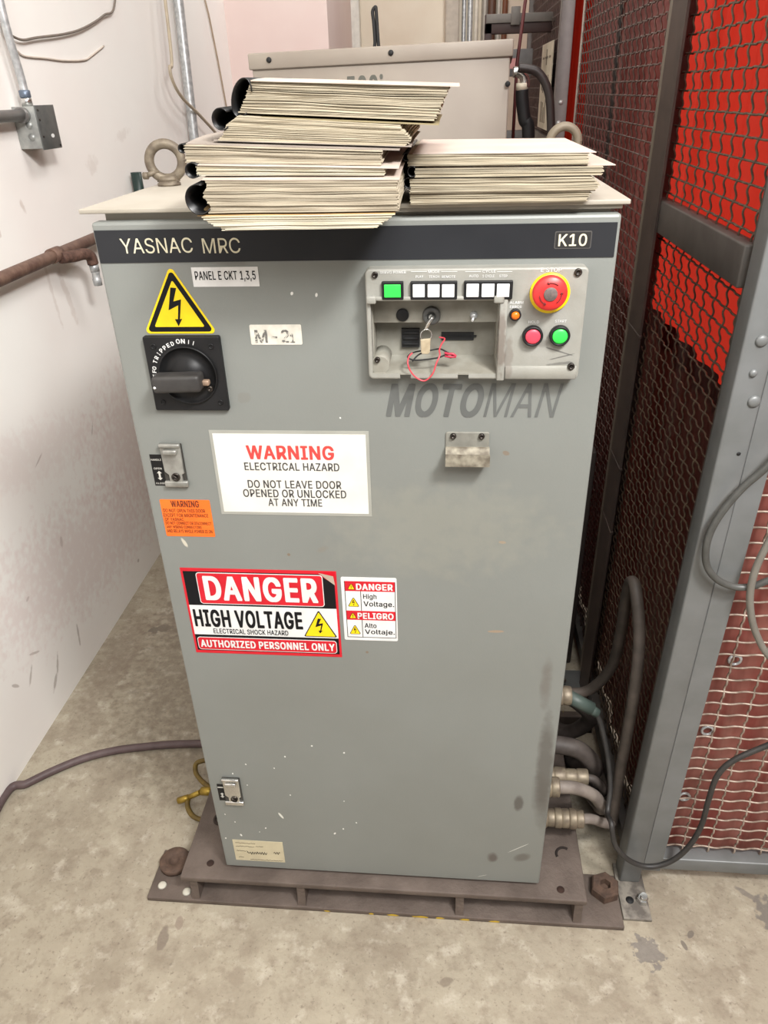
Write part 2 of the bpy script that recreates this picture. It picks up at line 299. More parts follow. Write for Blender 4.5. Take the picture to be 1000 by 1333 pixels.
"e":[404,[[212,-8,177,-5,145,3,117,16,92,35,72,58,56,85,44,116,37,150,34,187,36,224,44,258,55,290,71,317,91,340,115,359,142,373,172,382,205,384,226,383,246,380,266,374,285,366,303,355,319,341,334,324,347,305,357,282,365,256,370,227,371,194,371,169,75,169,75,221,338,221,310,202,308,226,304,248,298,269,283,294,263,314,237,326,205,330,183,328,164,323,146,313,125,294,109,270,99,241,96,211,96,178,98,151,102,127,110,106,121,88,135,73,151,61,169,53,190,48,212,46,234,48,254,53,271,61,285,73,297,88,306,105,365,91,353,63,335,39,320,26,302,14,283,4,261,-3,237,-7]]],
"g":[425,[[207,-151,180,-149,156,-146,134,-140,105,-127,82,-110,64,-91,51,-69,101,-41,122,-66,136,-78,154,-88,178,-95,207,-97,236,-95,261,-87,282,-75,298,-58,308,-34,311,-6,311,68,306,68,287,41,272,28,252,16,227,8,195,5,165,7,138,14,113,27,90,43,71,65,55,90,43,120,36,154,34,191,36,229,43,263,55,293,71,320,90,342,112,361,138,374,166,382,196,384,228,382,253,373,273,360,288,346,308,319,313,319,313,379,372,379,372,-9,370,-40,363,-67,350,-90,334,-109,314,-124,291,-136,265,-144,237,-149],[205,59,227,61,246,66,264,75,285,95,300,121,307,142,311,166,312,193,311,219,307,242,300,264,291,283,279,299,264,312,247,322,227,328,205,330,182,328,163,322,145,312,130,298,118,282,109,262,102,241,98,218,96,193,98,167,102,144,109,123,124,96,145,76,163,66,183,61]]],
"h":[410,[[114,227,114,0,53,0,53,509,114,509,114,287,102,287,116,319,132,344,152,362,175,374,200,382,227,384,252,383,275,377,295,369,313,356,328,340,341,321,350,298,355,271,357,240,357,0,296,0,296,235,293,263,286,286,273,304,256,318,235,326,210,329,184,326,161,317,141,303,126,283,117,257]]],
"i":[167,[[53,0,53,379,114,379,114,0],[84,443,67,446,54,455,44,468,41,483,44,499,54,512,67,521,84,524,100,521,114,512,123,499,126,483,123,468,114,455,100,446]]],
"j":[167,[[53,379,114,379,114,-30,112,-52,108,-72,102,-90,86,-113,65,-129,47,-137,27,-141,4,-143,-10,-143,-10,-87,2,-87,25,-83,40,-72,50,-54,53,-29],[83,443,67,446,53,455,44,468,41,483,44,499,53,512,67,521,83,524,100,521,114,512,123,499,126,483,123,468,114,455,100,446]]],
"l":[189,[[139,-2,112,0,91,8,74,20,62,37,55,59,53,84,53,509,114,509,114,99,115,77,120,62,130,54,146,52,160,53,170,54,181,3,162,-1]]],
"o":[415,[[207,-8,174,-5,144,3,117,16,93,35,72,58,56,85,44,116,37,150,34,187,37,225,44,260,56,291,72,318,93,341,117,360,144,374,174,382,207,384,241,382,271,374,299,360,323,341,343,318,359,291,371,260,379,225,381,187,379,150,371,116,359,85,343,58,323,35,299,16,271,3,241,-5],[207,46,231,49,252,55,270,66,285,80,298,97,307,117,314,139,318,163,319,187,318,212,314,236,307,258,298,278,285,296,270,310,252,321,231,328,207,330,184,328,163,321,145,310,130,296,118,278,108,258,102,236,98,212,96,187,98,163,102,139,108,117,118,97,130,80,145,66,163,55,184,49]]],
"t":[227,[[204,379,204,327,6,327,6,379],[65,471,126,471,126,98,128,76,136,61,150,53,170,50,185,51,202,54,213,2,192,-3,168,-4,138,-1,113,7,92,21,77,41,68,64,65,93]]],"|":[230,[[141,673,141,-164,88,-164,88,673]]]
}
_glyph = {}
def glyphs(s, bold=0.0, shear=0.0):
    k = (s, bold, shear)
    if k in _glyph: return _glyph[k]
    layers = {}; pen = 0
    for ch in s:
        if ch == ' ': pen += 210; continue
        adv, polys = GLYPH[ch]; outer = []; holes = []
        areas = [sum(P[i] * P[(i + 3) % len(P)] - P[(i + 2) % len(P)] * P[i + 1] for i in range(0, len(P), 2)) for P in polys]
        sg = 1 if max(areas, key=abs) > 0 else -1
        for P, A in zip(polys, areas): (outer if A * sg > 0 else holes).append(P)
        for j, P in enumerate(outer):
            xs = P[0::2]; ys = P[1::2]
            grp = [P] + [h for h in holes if min(xs) <= min(h[0::2]) and max(xs) >= max(h[0::2]) and min(ys) <= min(h[1::2]) and max(ys) >= max(h[1::2])]
            layers.setdefault(j, []).extend([(q, pen) for q in grp])
        pen += adv + bold * 1400
    V0 = []; F0 = []
    for j, grp in layers.items():
        cu = bpy.data.curves.new('letters', 'CURVE'); cu.dimensions = '2D'; cu.fill_mode = 'FRONT'
        for P, pn in grp:
            sp = cu.splines.new('POLY'); sp.points.add(len(P) // 2 - 1); sp.use_cyclic_u = True
            for i in range(len(P) // 2):
                y = P[2 * i + 1] / 1000; sp.points[i].co = ((P[2 * i] + pn) / 1000 + shear * y, y, 0, 1)
        o = bpy.data.objects.new('letters', cu); col.objects.link(o)
        dg = bpy.context.evaluated_depsgraph_get(); me = bpy.data.meshes.new_from_object(o.evaluated_get(dg))
        n = len(V0); V0 += [(v.co.x, v.co.y, j) for v in me.vertices]; F0 += [tuple(i + n for i in p.vertices) for p in me.polygons]
        bpy.data.objects.remove(o); bpy.data.curves.remove(cu); bpy.data.meshes.remove(me)
    V1 = []; F1 = []
    for q, f in enumerate(F0):
        n = len(V1); V1 += [(V0[i][0], V0[i][1], V0[i][2] + (q % 6) * .15) for i in f]; F1.append(tuple(range(n, n + len(f))))
    V0, F0 = V1, F1
    V = []; F = []
    sh = [(0, 0)] if bold < .004 else [(0, 0), (-bold, 0), (bold, 0), (-bold * .8, bold * .5), (bold * .8, bold * .5), (-bold * .8, -bold * .5), (bold * .8, -bold * .5)]
    for dx_, dy_ in sh:
        n = len(V); V += [(x + dx_, y + dy_, j * 8 + n // max(1, len(V0))) for x, y, j in V0]; F += [tuple(i + n for i in f) for f in F0]
    _glyph[k] = (V, F); return V, F
def text(mb, s, x0, x1, z0, z1, y, bold=0.0, shear=0.0, rot=0.0):
    V, F = glyphs(s, bold, shear)
    ax0 = min(v[0] for v in V); ax1 = max(v[0] for v in V); az0 = min(v[1] for v in V); az1 = max(v[1] for v in V)
    cx, cz = (x0 + x1) / 2, (z0 + z1) / 2; ca, sa = math.cos(rot), math.sin(rot)
    W = []
    for a, b, lay in V:
        u = (a - ax0) / (ax1 - ax0) * (x1 - x0) + x0 - cx; v = (b - az0) / max(1e-6, az1 - az0) * (z1 - z0) + z0 - cz
        W.append((cx + u * ca - v * sa, y - lay * 1.2e-5, cz + u * sa + v * ca))
    return mb.add(W, F)
def textpx(mb, s, px0, px1, py0, py1, y, bold=0.0, shear=0.0):
    pm, qm = (px0 + px1) / 2, (py0 + py1) / 2
    return text(mb, s, D(px0, qm)[0], D(px1, qm)[0], D(pm, py1)[1], D(pm, py0)[1], y, bold, shear)
def rectpx(px0, px1, py0, py1):
    pm, qm = (px0 + px1) / 2, (py0 + py1) / 2
    return D(px0, qm)[0], D(px1, qm)[0], D(pm, py1)[1], D(pm, py0)[1]

# ------------------------------------------------------------------ shared materials
M_black = mat('black_plastic', rgb(30, 30, 31), 0.5, c2=rgb(23, 23, 24), spec=.3)
M_blackm = mat('matte_black', rgb(24, 24, 25), 0.7)
M_blackgl = mat('satin_black', rgb(20, 20, 21), 0.45, spec=.3)
M_ink = mat('black_ink', rgb(20, 20, 23), 0.6, spec=.2)
M_white = mat('white_vinyl', rgb(226, 226, 224), 0.45, c2=rgb(214, 214, 212))
M_ivory = mat('ivory_print', rgb(222, 216, 188), 0.6)
M_red = mat('red_vinyl', rgb(206, 22, 42), 0.4)
M_yellow = mat('yellow_vinyl', rgb(250, 214, 14), 0.4)
M_steel = mat('galvanised_steel', rgb(206, 208, 208), 0.38, 0.45, c2=rgb(172, 175, 176), scale=60)
M_chrome = mat('bright_metal', rgb(215, 215, 212), 0.22, 0.95)
M_zinc = mat('zinc_plate', rgb(172, 172, 166), 0.42, 0.6, c2=rgb(140, 139, 133), scale=45)
M_screw = mat('dark_screw', rgb(82, 76, 70), 0.4, 0.8, c2=rgb(48, 44, 42), scale=200)
M_rust = mat('rusty_iron', rgb(112, 84, 72), 0.8, 0.2, c2=rgb(78, 56, 48), scale=70, bump=0.3)
M_rustbolt = mat('orange_rust', rgb(98, 77, 64), 0.8, 0.2, c2=rgb(78, 62, 53), scale=60, bump=0.25)

# ------------------------------------------------------------------ setting: floor and walls
M_floor = mat('concrete', rgb(172, 163, 144), 0.72, c2=rgb(150, 140, 123), scale=4.0, detail=12, lo=0.2, hi=0.85, bump=0.25, bscale=60)
def noise_layer(m, scale, c, st, lo, hi, detail=8, seed=0.0):
    nt = m.node_tree; N = nt.nodes; L = nt.links; b = N['Principled BSDF']; src = b.inputs['Base Color'].links[0].from_socket
    tc = N.new('ShaderNodeTexCoord'); mp = N.new('ShaderNodeMapping'); mp.inputs['Location'].default_value = (seed, seed * 2, seed * 3); L.new(tc.outputs['Object'], mp.inputs[0])
    nz = N.new('ShaderNodeTexNoise'); nz.inputs['Scale'].default_value = scale; nz.inputs['Detail'].default_value = detail; nz.inputs['Roughness'].default_value = .65; L.new(mp.outputs[0], nz.inputs['Vector'])
    mr = N.new('ShaderNodeMapRange'); mr.inputs[1].default_value = lo; mr.inputs[2].default_value = hi; mr.inputs[4].default_value = st; L.new(nz.outputs['Fac'], mr.inputs[0])
    mx = N.new('ShaderNodeMix'); mx.data_type = 'RGBA'; L.new(mr.outputs[0], mx.inputs[0]); L.new(src, mx.inputs[6]); mx.inputs[7].default_value = c; L.new(mx.outputs[2], b.inputs['Base Color'])
noise_layer(M_floor, 7, rgb(128, 116, 100), .75, .46, .70, 10, 1.3)
noise_layer(M_floor, 26, rgb(134, 122, 106), .7, .50, .66, 8, 4.1)
noise_layer(M_floor, 19, rgb(194, 186, 170), .6, .54, .68, 8, 7.7)
noise_layer(M_floor, 110, rgb(120, 108, 94), .7, .58, .68, 4, 2.2)
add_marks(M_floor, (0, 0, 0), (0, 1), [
    (0.885, 0.02, 0.045, 0.06, 0.5, rgb(110, 104, 98), 0.85, 0.35, 1.6),
    (0.83, 0.075, 0.03, 0.008, -0.6, rgb(120, 112, 104), 0.8, 0.4, 1.2),
    (-0.475, -0.115, 0.013, 0.03, 0.1, rgb(120, 108, 96), 0.8, 0.4, 0.8),
    (-0.45, -0.08, 0.009, 0.018, 0.2, rgb(140, 126, 112), 0.8, 0.4, 0.8),
    (-0.29, -0.185, 0.02, 0.022, 0, rgb(140, 128, 112), 0.7, 0.5, 1.0),
    (0.15, -0.165, 0.02, 0.01, 0.3, rgb(120, 108, 94), 0.7, 0.5, 1.4),
    (0.58, -0.075, 0.03, 0.035, 0.2, rgb(112, 106, 102), 0.75, 0.3, 3.0),
    (0.68, -0.03, 0.012, 0.006, 0.9, rgb(104, 96, 88), 0.8, 0.4, 0.9),
    (0.66, -0.055, 0.005, 0.012, 0.3, rgb(104, 96, 88), 0.8, 0.4, 0.9),
    (-0.86, 0.95, 0.05, 0.02, 0.3, rgb(96, 88, 80), 0.7, 0.4, 1.5),
    (-0.79, 1.0, 0.12, 0.10, 0.0, rgb(140, 128, 114), 0.5, 0.7, 2.0),
    (-0.62, 0.85, 0.30, 0.60, 0.0, rgb(104, 94, 81), 0.5, 0.9, 1.5),  # broad mark: grime plus the cabinet's shade, painted into the floor
    (0.7, -0.5, 0.25, 0.12, 0.3, rgb(205, 190, 178), 0.35, 0.9, 2.0),
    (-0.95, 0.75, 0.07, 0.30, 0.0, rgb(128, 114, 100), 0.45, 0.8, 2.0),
])
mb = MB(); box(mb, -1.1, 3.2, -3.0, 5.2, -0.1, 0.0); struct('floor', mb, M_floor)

M_wall = mat('cream_paint', rgb(243, 241, 236), 0.8, c2=rgb(240, 234, 229), scale=1.6, detail=5, lo=0.38, hi=0.66, bump=0.12, bscale=9)
mk = [(0.90, 1.33, 0.012, 0.02, 0.5, rgb(196, 180, 166), 0.5, 0.4, 0.9)]
rw = random.Random(3)
for (px, py, ru, rv, an) in [(40, 880, .035, .006, .9), (72, 888, .035, .008, .8), (20, 893, .02, .005, -.8), (75, 865, .04, .006, 1.1), (102, 825, .05, .006, 1.4),
                             (45, 850, .03, .004, -.5), (80, 705, .02, .008, 1.3), (180, 730, .012, .008, 0), (36, 780, .012, .005, 0.3), (50, 600, .03, .004, .4), (120, 560, .03, .004, 1.0)]:
    p = on(px, py, 0, -1.03); mk.append((p.y, p.z, ru, rv, an, rgb(160, 146, 138), 0.6, 0.6, 0.9))
for (px, py, ru, rv, an, st) in [(90, 390, .018, .11, 0.25, .35), (68, 380, .01, .12, 0.1, .3), (160, 175, .08, .02, 0.2, .2), (120, 215, .05, .03, 0.2, .25), (45, 187, .02, .004, .3, .5), (30, 270, .01, .02, .3, .5)]:
    p = on(px, py, 0, -1.03); mk.append((p.y, p.z, ru, rv, an, rgb(188, 172, 160), st, 0.8, 1.2))
for (y, z, ru, rv, st) in [(0.9, 0.35, 0.7, 0.22, .5), (1.5, 0.5, 0.5, 0.3, .45), (0.8, 0.75, 0.5, 0.1, .3)]:
    mk.append((y, z, ru, rv, -0.2, rgb(226, 208, 204), st, 0.9, 1.5))  # pink bounce and shading on the lower wall, put into its colour
add_marks(M_wall, (0, 0, 0), (1, 2), mk)
mb = MB(); box(mb, -1.15, -1.03, -3.0, 5.2, 0, 3.3); struct('wall_left', mb, M_wall)
mb = MB(); box(mb, -1.15, 3.12, -3.0, 5.2, 3.3, 3.4); struct('ceiling', mb, mat('white_ceiling', rgb(226, 222, 214), .8))
M_pink = mat('pink_bounce_paint', rgb(226, 204, 198), 0.8, c2=rgb(232, 214, 208), scale=2, bump=0.08, bscale=9)  # pink light bounced off the red curtains is put into this wall colour
mb = MB(); box(mb, -1.03, -0.506, 3.4, 5.0, 0, 3.3); struct('wall_back_left', mb, M_pink)
M_cream = mat('warm_white_paint', rgb(232, 222, 204), 0.8, c2=rgb(222, 208, 188), scale=3, bump=0.08, bscale=9)
mb = MB(); box(mb, -1.03, 3.2, 4.5, 4.6, 0, 3.3); struct('wall_back', mb, M_cream)
mb = MB(); box(mb, 3.0, 3.12, -3.0, 5.2, 0, 3.3); struct('wall_right', mb, mat('cell_wall_paint', rgb(190, 150, 140), 0.8))
# pilaster and door trim against the back wall
mb = MB(); box(mb, 0.075, 0.16, 4.40, 4.5, 0, 3.3, 0.01); struct('trim_1', mb, mat('grey_cream_trim', rgb(196, 186, 172), 0.7))
mb = MB(); box(mb, -0.565, -0.455, 4.42, 4.5, 0, 3.3, 0.008); box(mb, -0.535, -0.525, 4.41, 4.43, 0, 3.3); struct('trim_2', mb, mat('white_trim', rgb(226, 222, 212), 0.6))
mb = MB(); box(mb, -0.625, -0.567, 4.46, 4.5, 0, 3.3, 0.004); struct('door_1', mb, mat('brown_door_panel', rgb(176, 140, 112), 0.6))

# ------------------------------------------------------------------ control cabinet
CO = Vector((0.0, 0.30, 0.088))
cab = thing('control_cabinet', 'tall grey robot control cabinet with warning stickers, standing on the rusty steel base', 'cabinet', CO)
GREY = rgb(127, 130, 126)
def grey_mat(name):
    return mat(name, GREY, 0.42, c2=rgb(121, 123, 118), scale=3.5, detail=6, lo=0.3, hi=0.75, bump=0.03, bscale=260)
M_door = grey_mat('grey_enamel_door')
BR = rgb(122, 106, 88); TAN = rgb(150, 132, 112)
dm = []
def dmark(px, py, rx, rz, an, c, st, soft, rag):
    x, z = D(px, py); dm.append((x, z, rx, rz, an, c, st, soft, rag))
DK = rgb(104, 100, 94)
dmark(709, 1000, .0185, .155, 0.03, rgb(84, 80, 75), .7, .75, .5)
dmark(705, 1045, .021, .10, 0.1, rgb(86, 82, 77), .5, .9, .5)
dmark(711, 890, .012, .07, 0.0, rgb(92, 82, 75), .45, .95, .6)
dmark(675, 1045, .011, .026, 0.0, rgb(80, 76, 72), .8, .6, .5)
dmark(641, 1116, .013, .018, 0.0, rgb(84, 75, 70), .8, .8, .5)
dmark(680, 1116, .022, .014, 0.5, rgb(90, 85, 79), .7, .8, .4)
dmark(646, 822, .015, .0028, 0.03, TAN, .95, .3, .4)
dmark(654, 706, .007, .003, -0.1, TAN, .9, .3, .8)
dmark(659, 590, .006, .004, -0.4, rgb(124, 112, 98), .9, .4, 1.0)
dmark(675, 1104, .030, .0011, 0.66, rgb(196, 196, 188), .9, .4, .3)
dmark(628, 1140, .012, .0010, 0.4, rgb(190, 190, 182), .8, .4, .3)
dmark(366, 1062, .011, .0028, -1.1, rgb(222, 222, 212), .9, .5, .5)
dmark(240, 706, .004, .012, 0.4, rgb(206, 200, 182), .8, .5, .7)
dmark(376, 722, .003, .003, 0, BR, .9, .5, .5)
dmark(478, 849, .003, .003, 0, BR, .9, .5, .5)
dmark(318, 518, .012, .008, .4, rgb(120, 118, 112), .5, .7, 2.0)
dmark(420, 715, .012, .006, .4, rgb(126, 120, 110), .5, .8, 1.5)
dmark(306, 343, .03, .004, 0, rgb(110, 108, 102), .5, .9, 1.0)
dmark(570, 690, .2, .1, 0, rgb(150, 148, 134), .25, .9, 1.0)
rs = random.Random(11)
SPK = rgb(224, 224, 218)
for (px, py) in [(320, 995), (371, 985), (357, 1000), (406, 971), (378, 1035), (293, 1060), (346, 1078), (338, 1083), (448, 1043), (464, 1071), (447, 1079), (294, 1091), (314, 1087), (448, 980), (322, 1022), (303, 1007), (436, 1085), (306, 1070), (380, 382), (412, 384), (443, 544)]:
    q = rs.uniform(.0012, .0024); dmark(px, py, q, q * rs.uniform(1, 1.8), rs.uniform(-.5, .5), SPK, .95, .5, .4)
add_marks(M_door, CO, (0, 2), dm)
M_body = grey_mat('grey_enamel_body')

# door slab with a rectangular opening for the sunken panel
PKX0, PKX1, PKZ0, PKZ1 = 0.0275, 0.203, 1.2655, 1.3735
b = bmesh.new(); bmesh.ops.create_cube(b, size=1)
for v in b.verts: v.co = Vector((v.co.x * .70, (v.co.y + .5) * .024, .10 + (v.co.z + .5) * 1.372))
bmesh.ops.bevel(b, geom=list(b.edges), offset=0.004, segments=2, profile=0.5, affect='EDGES')
dmb = MB(); dmb.bm(b); b.free()
door = part('door', dmb, M_door, cab)
cut_boxes(door, [(PKX0, PKX1, -0.05, 0.06, PKZ0, PKZ1)])

mb = MB(); box(mb, -0.342, 0.342, 0.026, 0.61, 0.088, 1.2, 0.004); box(mb, -0.342, 0.0265, 0.026, 0.61, 1.2, 1.468, 0.0); box(mb, 0.0265, 0.342, 0.09, 0.61, 1.2, 1.468); box(mb, 0.205, 0.342, 0.026, 0.1, 1.2, 1.468); box(mb, 0.02, 0.21, 0.026, 0.1, 1.376, 1.468)
part('body', mb, M_body, cab)
M_lid = mat('top_lit_lid_enamel', rgb(172, 166, 154), 0.5, c2=rgb(160, 153, 140), scale=6, bump=0.05, bscale=40)  # cabinet grey made paler: overhead light is put into the lid colour
mb = MB(); box(mb, -0.366, 0.36, 0.006, 0.63, 1.482, 1.488, 0.0012); box(mb, 0.03, 0.352, 0.012, 0.3, 1.4765, 1.482, 0.001); box(mb, -0.338, 0.34, 0.024, 0.6, 1.468, 1.482)
part('lid', mb, M_lid, cab, 'lid sheet in a paler grey that holds the overhead light')
mb = MB()
# lifting eye bolts
M_eye = mat('weathered_steel', rgb(124, 114, 98), 0.6, 0.35, c2=rgb(96, 86, 74), scale=80, bump=0.03, bscale=300)
def eyebolt(cx, cy, rz, M_):
    mb = MB(); z0 = 1.488
    lathe(mb, [(0.019, 0), (0.019, 0.004), (0.017, 0.005), (0.016, 0.008)], (cx, cy, z0))
    lathe(mb, [(0.016, 0.007), (0.017, 0.010), (0.014, 0.015)], (cx, cy, z0))
    torus(mb, (cx, cy, z0 + 0.0365), 0.0262, 0.0078, Matrix.Rotation(rz, 4, 'Z'))
    prism(mb, [(cx - 0.018, z0 + .006), (cx + 0.018, z0 + .006), (cx + .014, z0 + .018), (cx - .014, z0 + .018)], 'y', cy - .006, cy + .006)
    return part('lifting_eye_bolt', mb, M_eye if M_ is None else M_, cab)
e1 = eyebolt(-0.337, 0.29, 0.25, None)
mb = MB(); cyl(mb, (-0.368, 0.272, 1.505), (-0.350, 0.284, 1.511), 0.004, 10); lathe(mb, [(0.0055, -0.004), (0.0055, 0.004)], (-0.368, 0.272, 1.505), 'x', 8)
part('locking_screw', mb, M_eye, e1)
eyebolt(0.338, 0.52, 0.1, mat('tan_weathered_steel', rgb(118, 108, 92), 0.6, 0.2))

# black name band
mb = MB(); x0, x1, z0, z1 = -0.347, 0.3455, 1.4195, 1.462
prism(mb, [(x0, z0), (x1, z0), (x1, z1), (x0, z1)], 'y', -0.0012, 0.0008)
band = part('name_band', mb, mat('charcoal_band', rgb(42, 43, 46), 0.45, c2=rgb(36, 37, 40), scale=8, spec=.25), cab, 'black strip lettered across the top of the door')
mb = MB(); textpx(mb, 'YASNAC', 157.5, 251, 309.5, 329.5, -0.0016, 0.0); textpx(mb, 'MRC', 264, 313, 309.5, 329.5, -0.0016, 0.0)
part('lettering', mb, M_ivory, band)
x0, x1, z0, z1 = rectpx(722, 770, 300.5, 323.5)
mb = MB(); prism(mb, rrect(x0, x1, z0, z1, .002), 'y', -0.0016, 0)
part('badge_frame', mb, mat('badge_edge', rgb(84, 82, 80), 0.4), band)
mb = MB(); prism(mb, rrect(x0 + .0012, x1 - .0012, z0 + .0012, z1 - .0012, .0015), 'y', -0.0019, -0.0012)
part('model_badge', mb, mat('badge_black', rgb(48, 47, 46), 0.35), band)
mb = MB(); textpx(mb, 'K10', 727, 764, 304, 320, -0.0022, 0.012)
part('lettering', mb, M_ivory, band)

# stickers ---------------------------------------------------------
def bolt_px(f):
    return [D(*f(a, b)) for a, b in ((340, 315), (363, 317), (352, 370), (382, 362), (378, 440), (387, 438), (373, 468), (358, 440), (370, 440), (371, 385), (333, 405))]
def norm_poly(P, x0, x1, z0, z1):
    a0 = min(p[0] for p in P); a1 = max(p[0] for p in P); b0 = min(p[1] for p in P); b1 = max(p[1] for p in P)
    return [((p[0] - a0) / (a1 - a0) * (x1 - x0) + x0, (p[1] - b0) / (b1 - b0) * (z1 - z0) + z0) for p in P]
ARROW = bolt_px(zc(110, 270, .33))
tri = [D(221, 345), D(189, 436), D(283, 432)]
tri = [(tri[0][0], tri[0][1]), (tri[1][0], (tri[1][1] + tri[2][1]) / 2), (tri[2][0], (tri[1][1] + tri[2][1]) / 2)]
mb = MB(); prism(mb, rpoly(tri, .005), 'y', -0.0006, 0)
s = part('hazard_triangle', mb, M_yellow, cab, 'yellow triangle with a black lightning arrow')
mb = MB(); prism(mb, rpoly(inset(tri, .0028), .004), 'y', -0.0009, -0.0003); part('black_border', mb, M_ink, s)
mb = MB(); prism(mb, rpoly(inset(tri, .0098), .0015), 'y', -0.0012, -0.0006); part('yellow_field', mb, M_yellow, s)
mb = MB(); prism(mb, ARROW, 'y', -0.0015, -0.0009); part('lightning_arrow', mb, M_ink, s)

def sheet(name, r, mt, label, t=.0006, rad=0):
    mb = MB(); prism(mb, rrect(*r, rad) if rad else [(r[0], r[2]), (r[1], r[2]), (r[1], r[3]), (r[0], r[3])], 'y', -t, 0)
    return part(name, mb, mt, cab, label)
r = rectpx(250.5, 337, 347.5, 373)
s = sheet('circuit_label', r, M_white, 'white printed strip about circuits')
mb = MB(); textpx(mb, 'PANEL E CKT 1,3,5', 254, 333, 352.5, 366.5, -.0009, .012); part('lettering', mb, M_ink, s)
r = rectpx(326, 393, 422.5, 448.5)
s = sheet('stencil_label', r, mat('worn_white_label', rgb(222, 218, 206), 0.6, c2=rgb(200, 196, 184), scale=60), 'worn white label with stencilled characters', rad=.002)
M_faded = mat('faded_ink', rgb(104, 102, 98), .7, c2=rgb(196, 192, 180), scale=260, detail=2, lo=.52, hi=.62)
mb = MB(); textpx(mb, 'M-2', 332, 377, 429, 446, -.0009, .02); textpx(mb, '1', 378, 384, 434, 446, -.0009, .02); part('lettering', mb, M_faded, s)

# big white warning sheet under a clear film
r = (-0.2315, 0.0155, 1.0225, 1.171)
s = sheet('warning_sheet', r, mat('clear_film_edge', rgb(160, 160, 152), 0.3, c2=rgb(152, 152, 144), scale=20), 'white laminated warning sheet with a red heading')
mb = MB(); prism(mb, [(-0.2265, 1.0275), (0.0105, 1.0275), (0.0105, 1.1655), (-0.2265, 1.1655)], 'y', -.001, -.0004)
part('paper', mb, mat('white_paper', rgb(220, 218, 210), 0.5, c2=rgb(208, 204, 192), scale=12, lo=.45, hi=.8), s)
mb = MB(); textpx(mb, 'WARNING', 321, 435, 579.5, 598, -.0013, .032); part('heading', mb, mat('red_ink', rgb(226, 70, 66), .5), s, 'red heading')
mb = MB()
for st, a, b_, c, d in (('ELECTRICAL HAZARD', 318.5, 442, 602, 612.3), ('DO NOT LEAVE DOOR', 323, 444.5, 625, 635.3), ('OPENED OR UNLOCKED', 317, 451, 637, 647.3), ('AT ANY TIME', 349.5, 419.5, 649, 658.5)):
    textpx(mb, st, a, b_, c, d, -.0013, .018)
part('lettering', mb, mat('grey_black_ink', rgb(70, 68, 68), .6), s)

# orange warning label
r = rectpx(212.5, 276.5, 650.5, 698)
s = sheet('orange_label', r, mat('orange_vinyl', rgb(244, 116, 36), .45, c2=rgb(232, 104, 30), scale=20), 'orange warning label', rad=.002)
f = zc(180, 540, .32)
mb = MB()
for st, a, b_, c, d, bo in (('WARNING', 133, 247, 348, 375, .03), ('DO NOT OPEN THIS DOOR', 103, 272, 382, 396, .01), ('EXCEPT FOR MAINTENANCE', 104, 285, 401, 415, .01), ('OF YASNAC', 110, 186, 418, 430, .01),
                        ('DO NOT CONNECT OR DISCONNECT', 113, 298, 434, 446, .01), ('ANY WIRING CONNECTORS', 117, 258, 450, 461, .01), ('AND RELAYS WHILE POWER IS ON', 119, 302, 466, 479, .01)):
    p = f(a, c); q = f(b_, d); textpx(mb, st, p[0], q[0], p[1], q[1], -.0009, bo)
part('lettering', mb, mat('brown_ink', rgb(110, 44, 20), .6), s)

# large danger sticker
z8 = zc(220, 720, .32)
def R8(a, b_, c, d):
    p = z8(a, c); q = z8(b_, d); return rectpx(p[0], q[0], p[1], q[1])
X0, X1, Z0, Z1 = -.3205, -.0495, .727, .9145
s = sheet('danger_sticker', (X0, X1, Z0, Z1), M_red, 'red, black and white danger sticker about high voltage')
def zat(t): return Z1 - t * (Z1 - Z0)
mb = MB()
prism(mb, [(X0 + .004, zat(.035)), (X1 - .031, zat(.035)), (X1 - .004, zat(.15)), (X1 - .004, zat(.42)), (X0 + .004, zat(.42))][::-1], 'y', -.0008, -.0003)
prism(mb, [(X0 + .004, zat(.965)), (X1 - .004, zat(.965)), (X1 - .004, zat(.77)), (X0 + .004, zat(.77))], 'y', -.0008, -.0003)
part('black_field', mb, M_ink, s)
mb = MB(); prism(mb, [(X0 + .004, zat(.77)), (X1 - .004, zat(.77)), (X1 - .004, zat(.42)), (X0 + .004, zat(.42))], 'y', -.0008, -.0003); part('white_band', mb, M_white, s)
tr = (X0 + .026, X1 - .024, zat(.40), zat(.045)); ar = (X0 + .007, X1 - .008, zat(.955), zat(.80))
for nm_, rr, ins in (('title_outline', tr, 0), ('title_box', tr, .0014), ('title_outline', ar, 0), ('title_box', ar, .0012)):
    mb = MB(); prism(mb, rrect(rr[0] + ins, rr[1] - ins, rr[2] + ins, rr[3] - ins, .006 - ins), 'y', -.0011 - (.0002 if ins else 0), -.0006)
    part(nm_, mb, M_red if ins else M_white, s)
mb = MB(); text(mb, 'DANGER', tr[0] + .011, tr[1] - .010, tr[2] + .008, tr[3] - .006, -.0017, .042); part('title_lettering', mb, M_white, s)
mb = MB(); text(mb, 'AUTHORIZED PERSONNEL ONLY', ar[0] + .005, ar[1] - .004, ar[2] + .006, ar[3] - .006, -.0017, .038); part('white_lettering', mb, M_white, s)
mb = MB(); rr = (X0 + .0085, X1 - .066, zat(.675), zat(.465)); text(mb, 'HIGH VOLTAGE', *rr, -.0012, .040)
text(mb, 'ELECTRICAL SHOCK HAZARD', X0 + .040, X1 - .094, zat(.752), zat(.692), -.0012, .018); part('black_lettering', mb, M_ink, s)
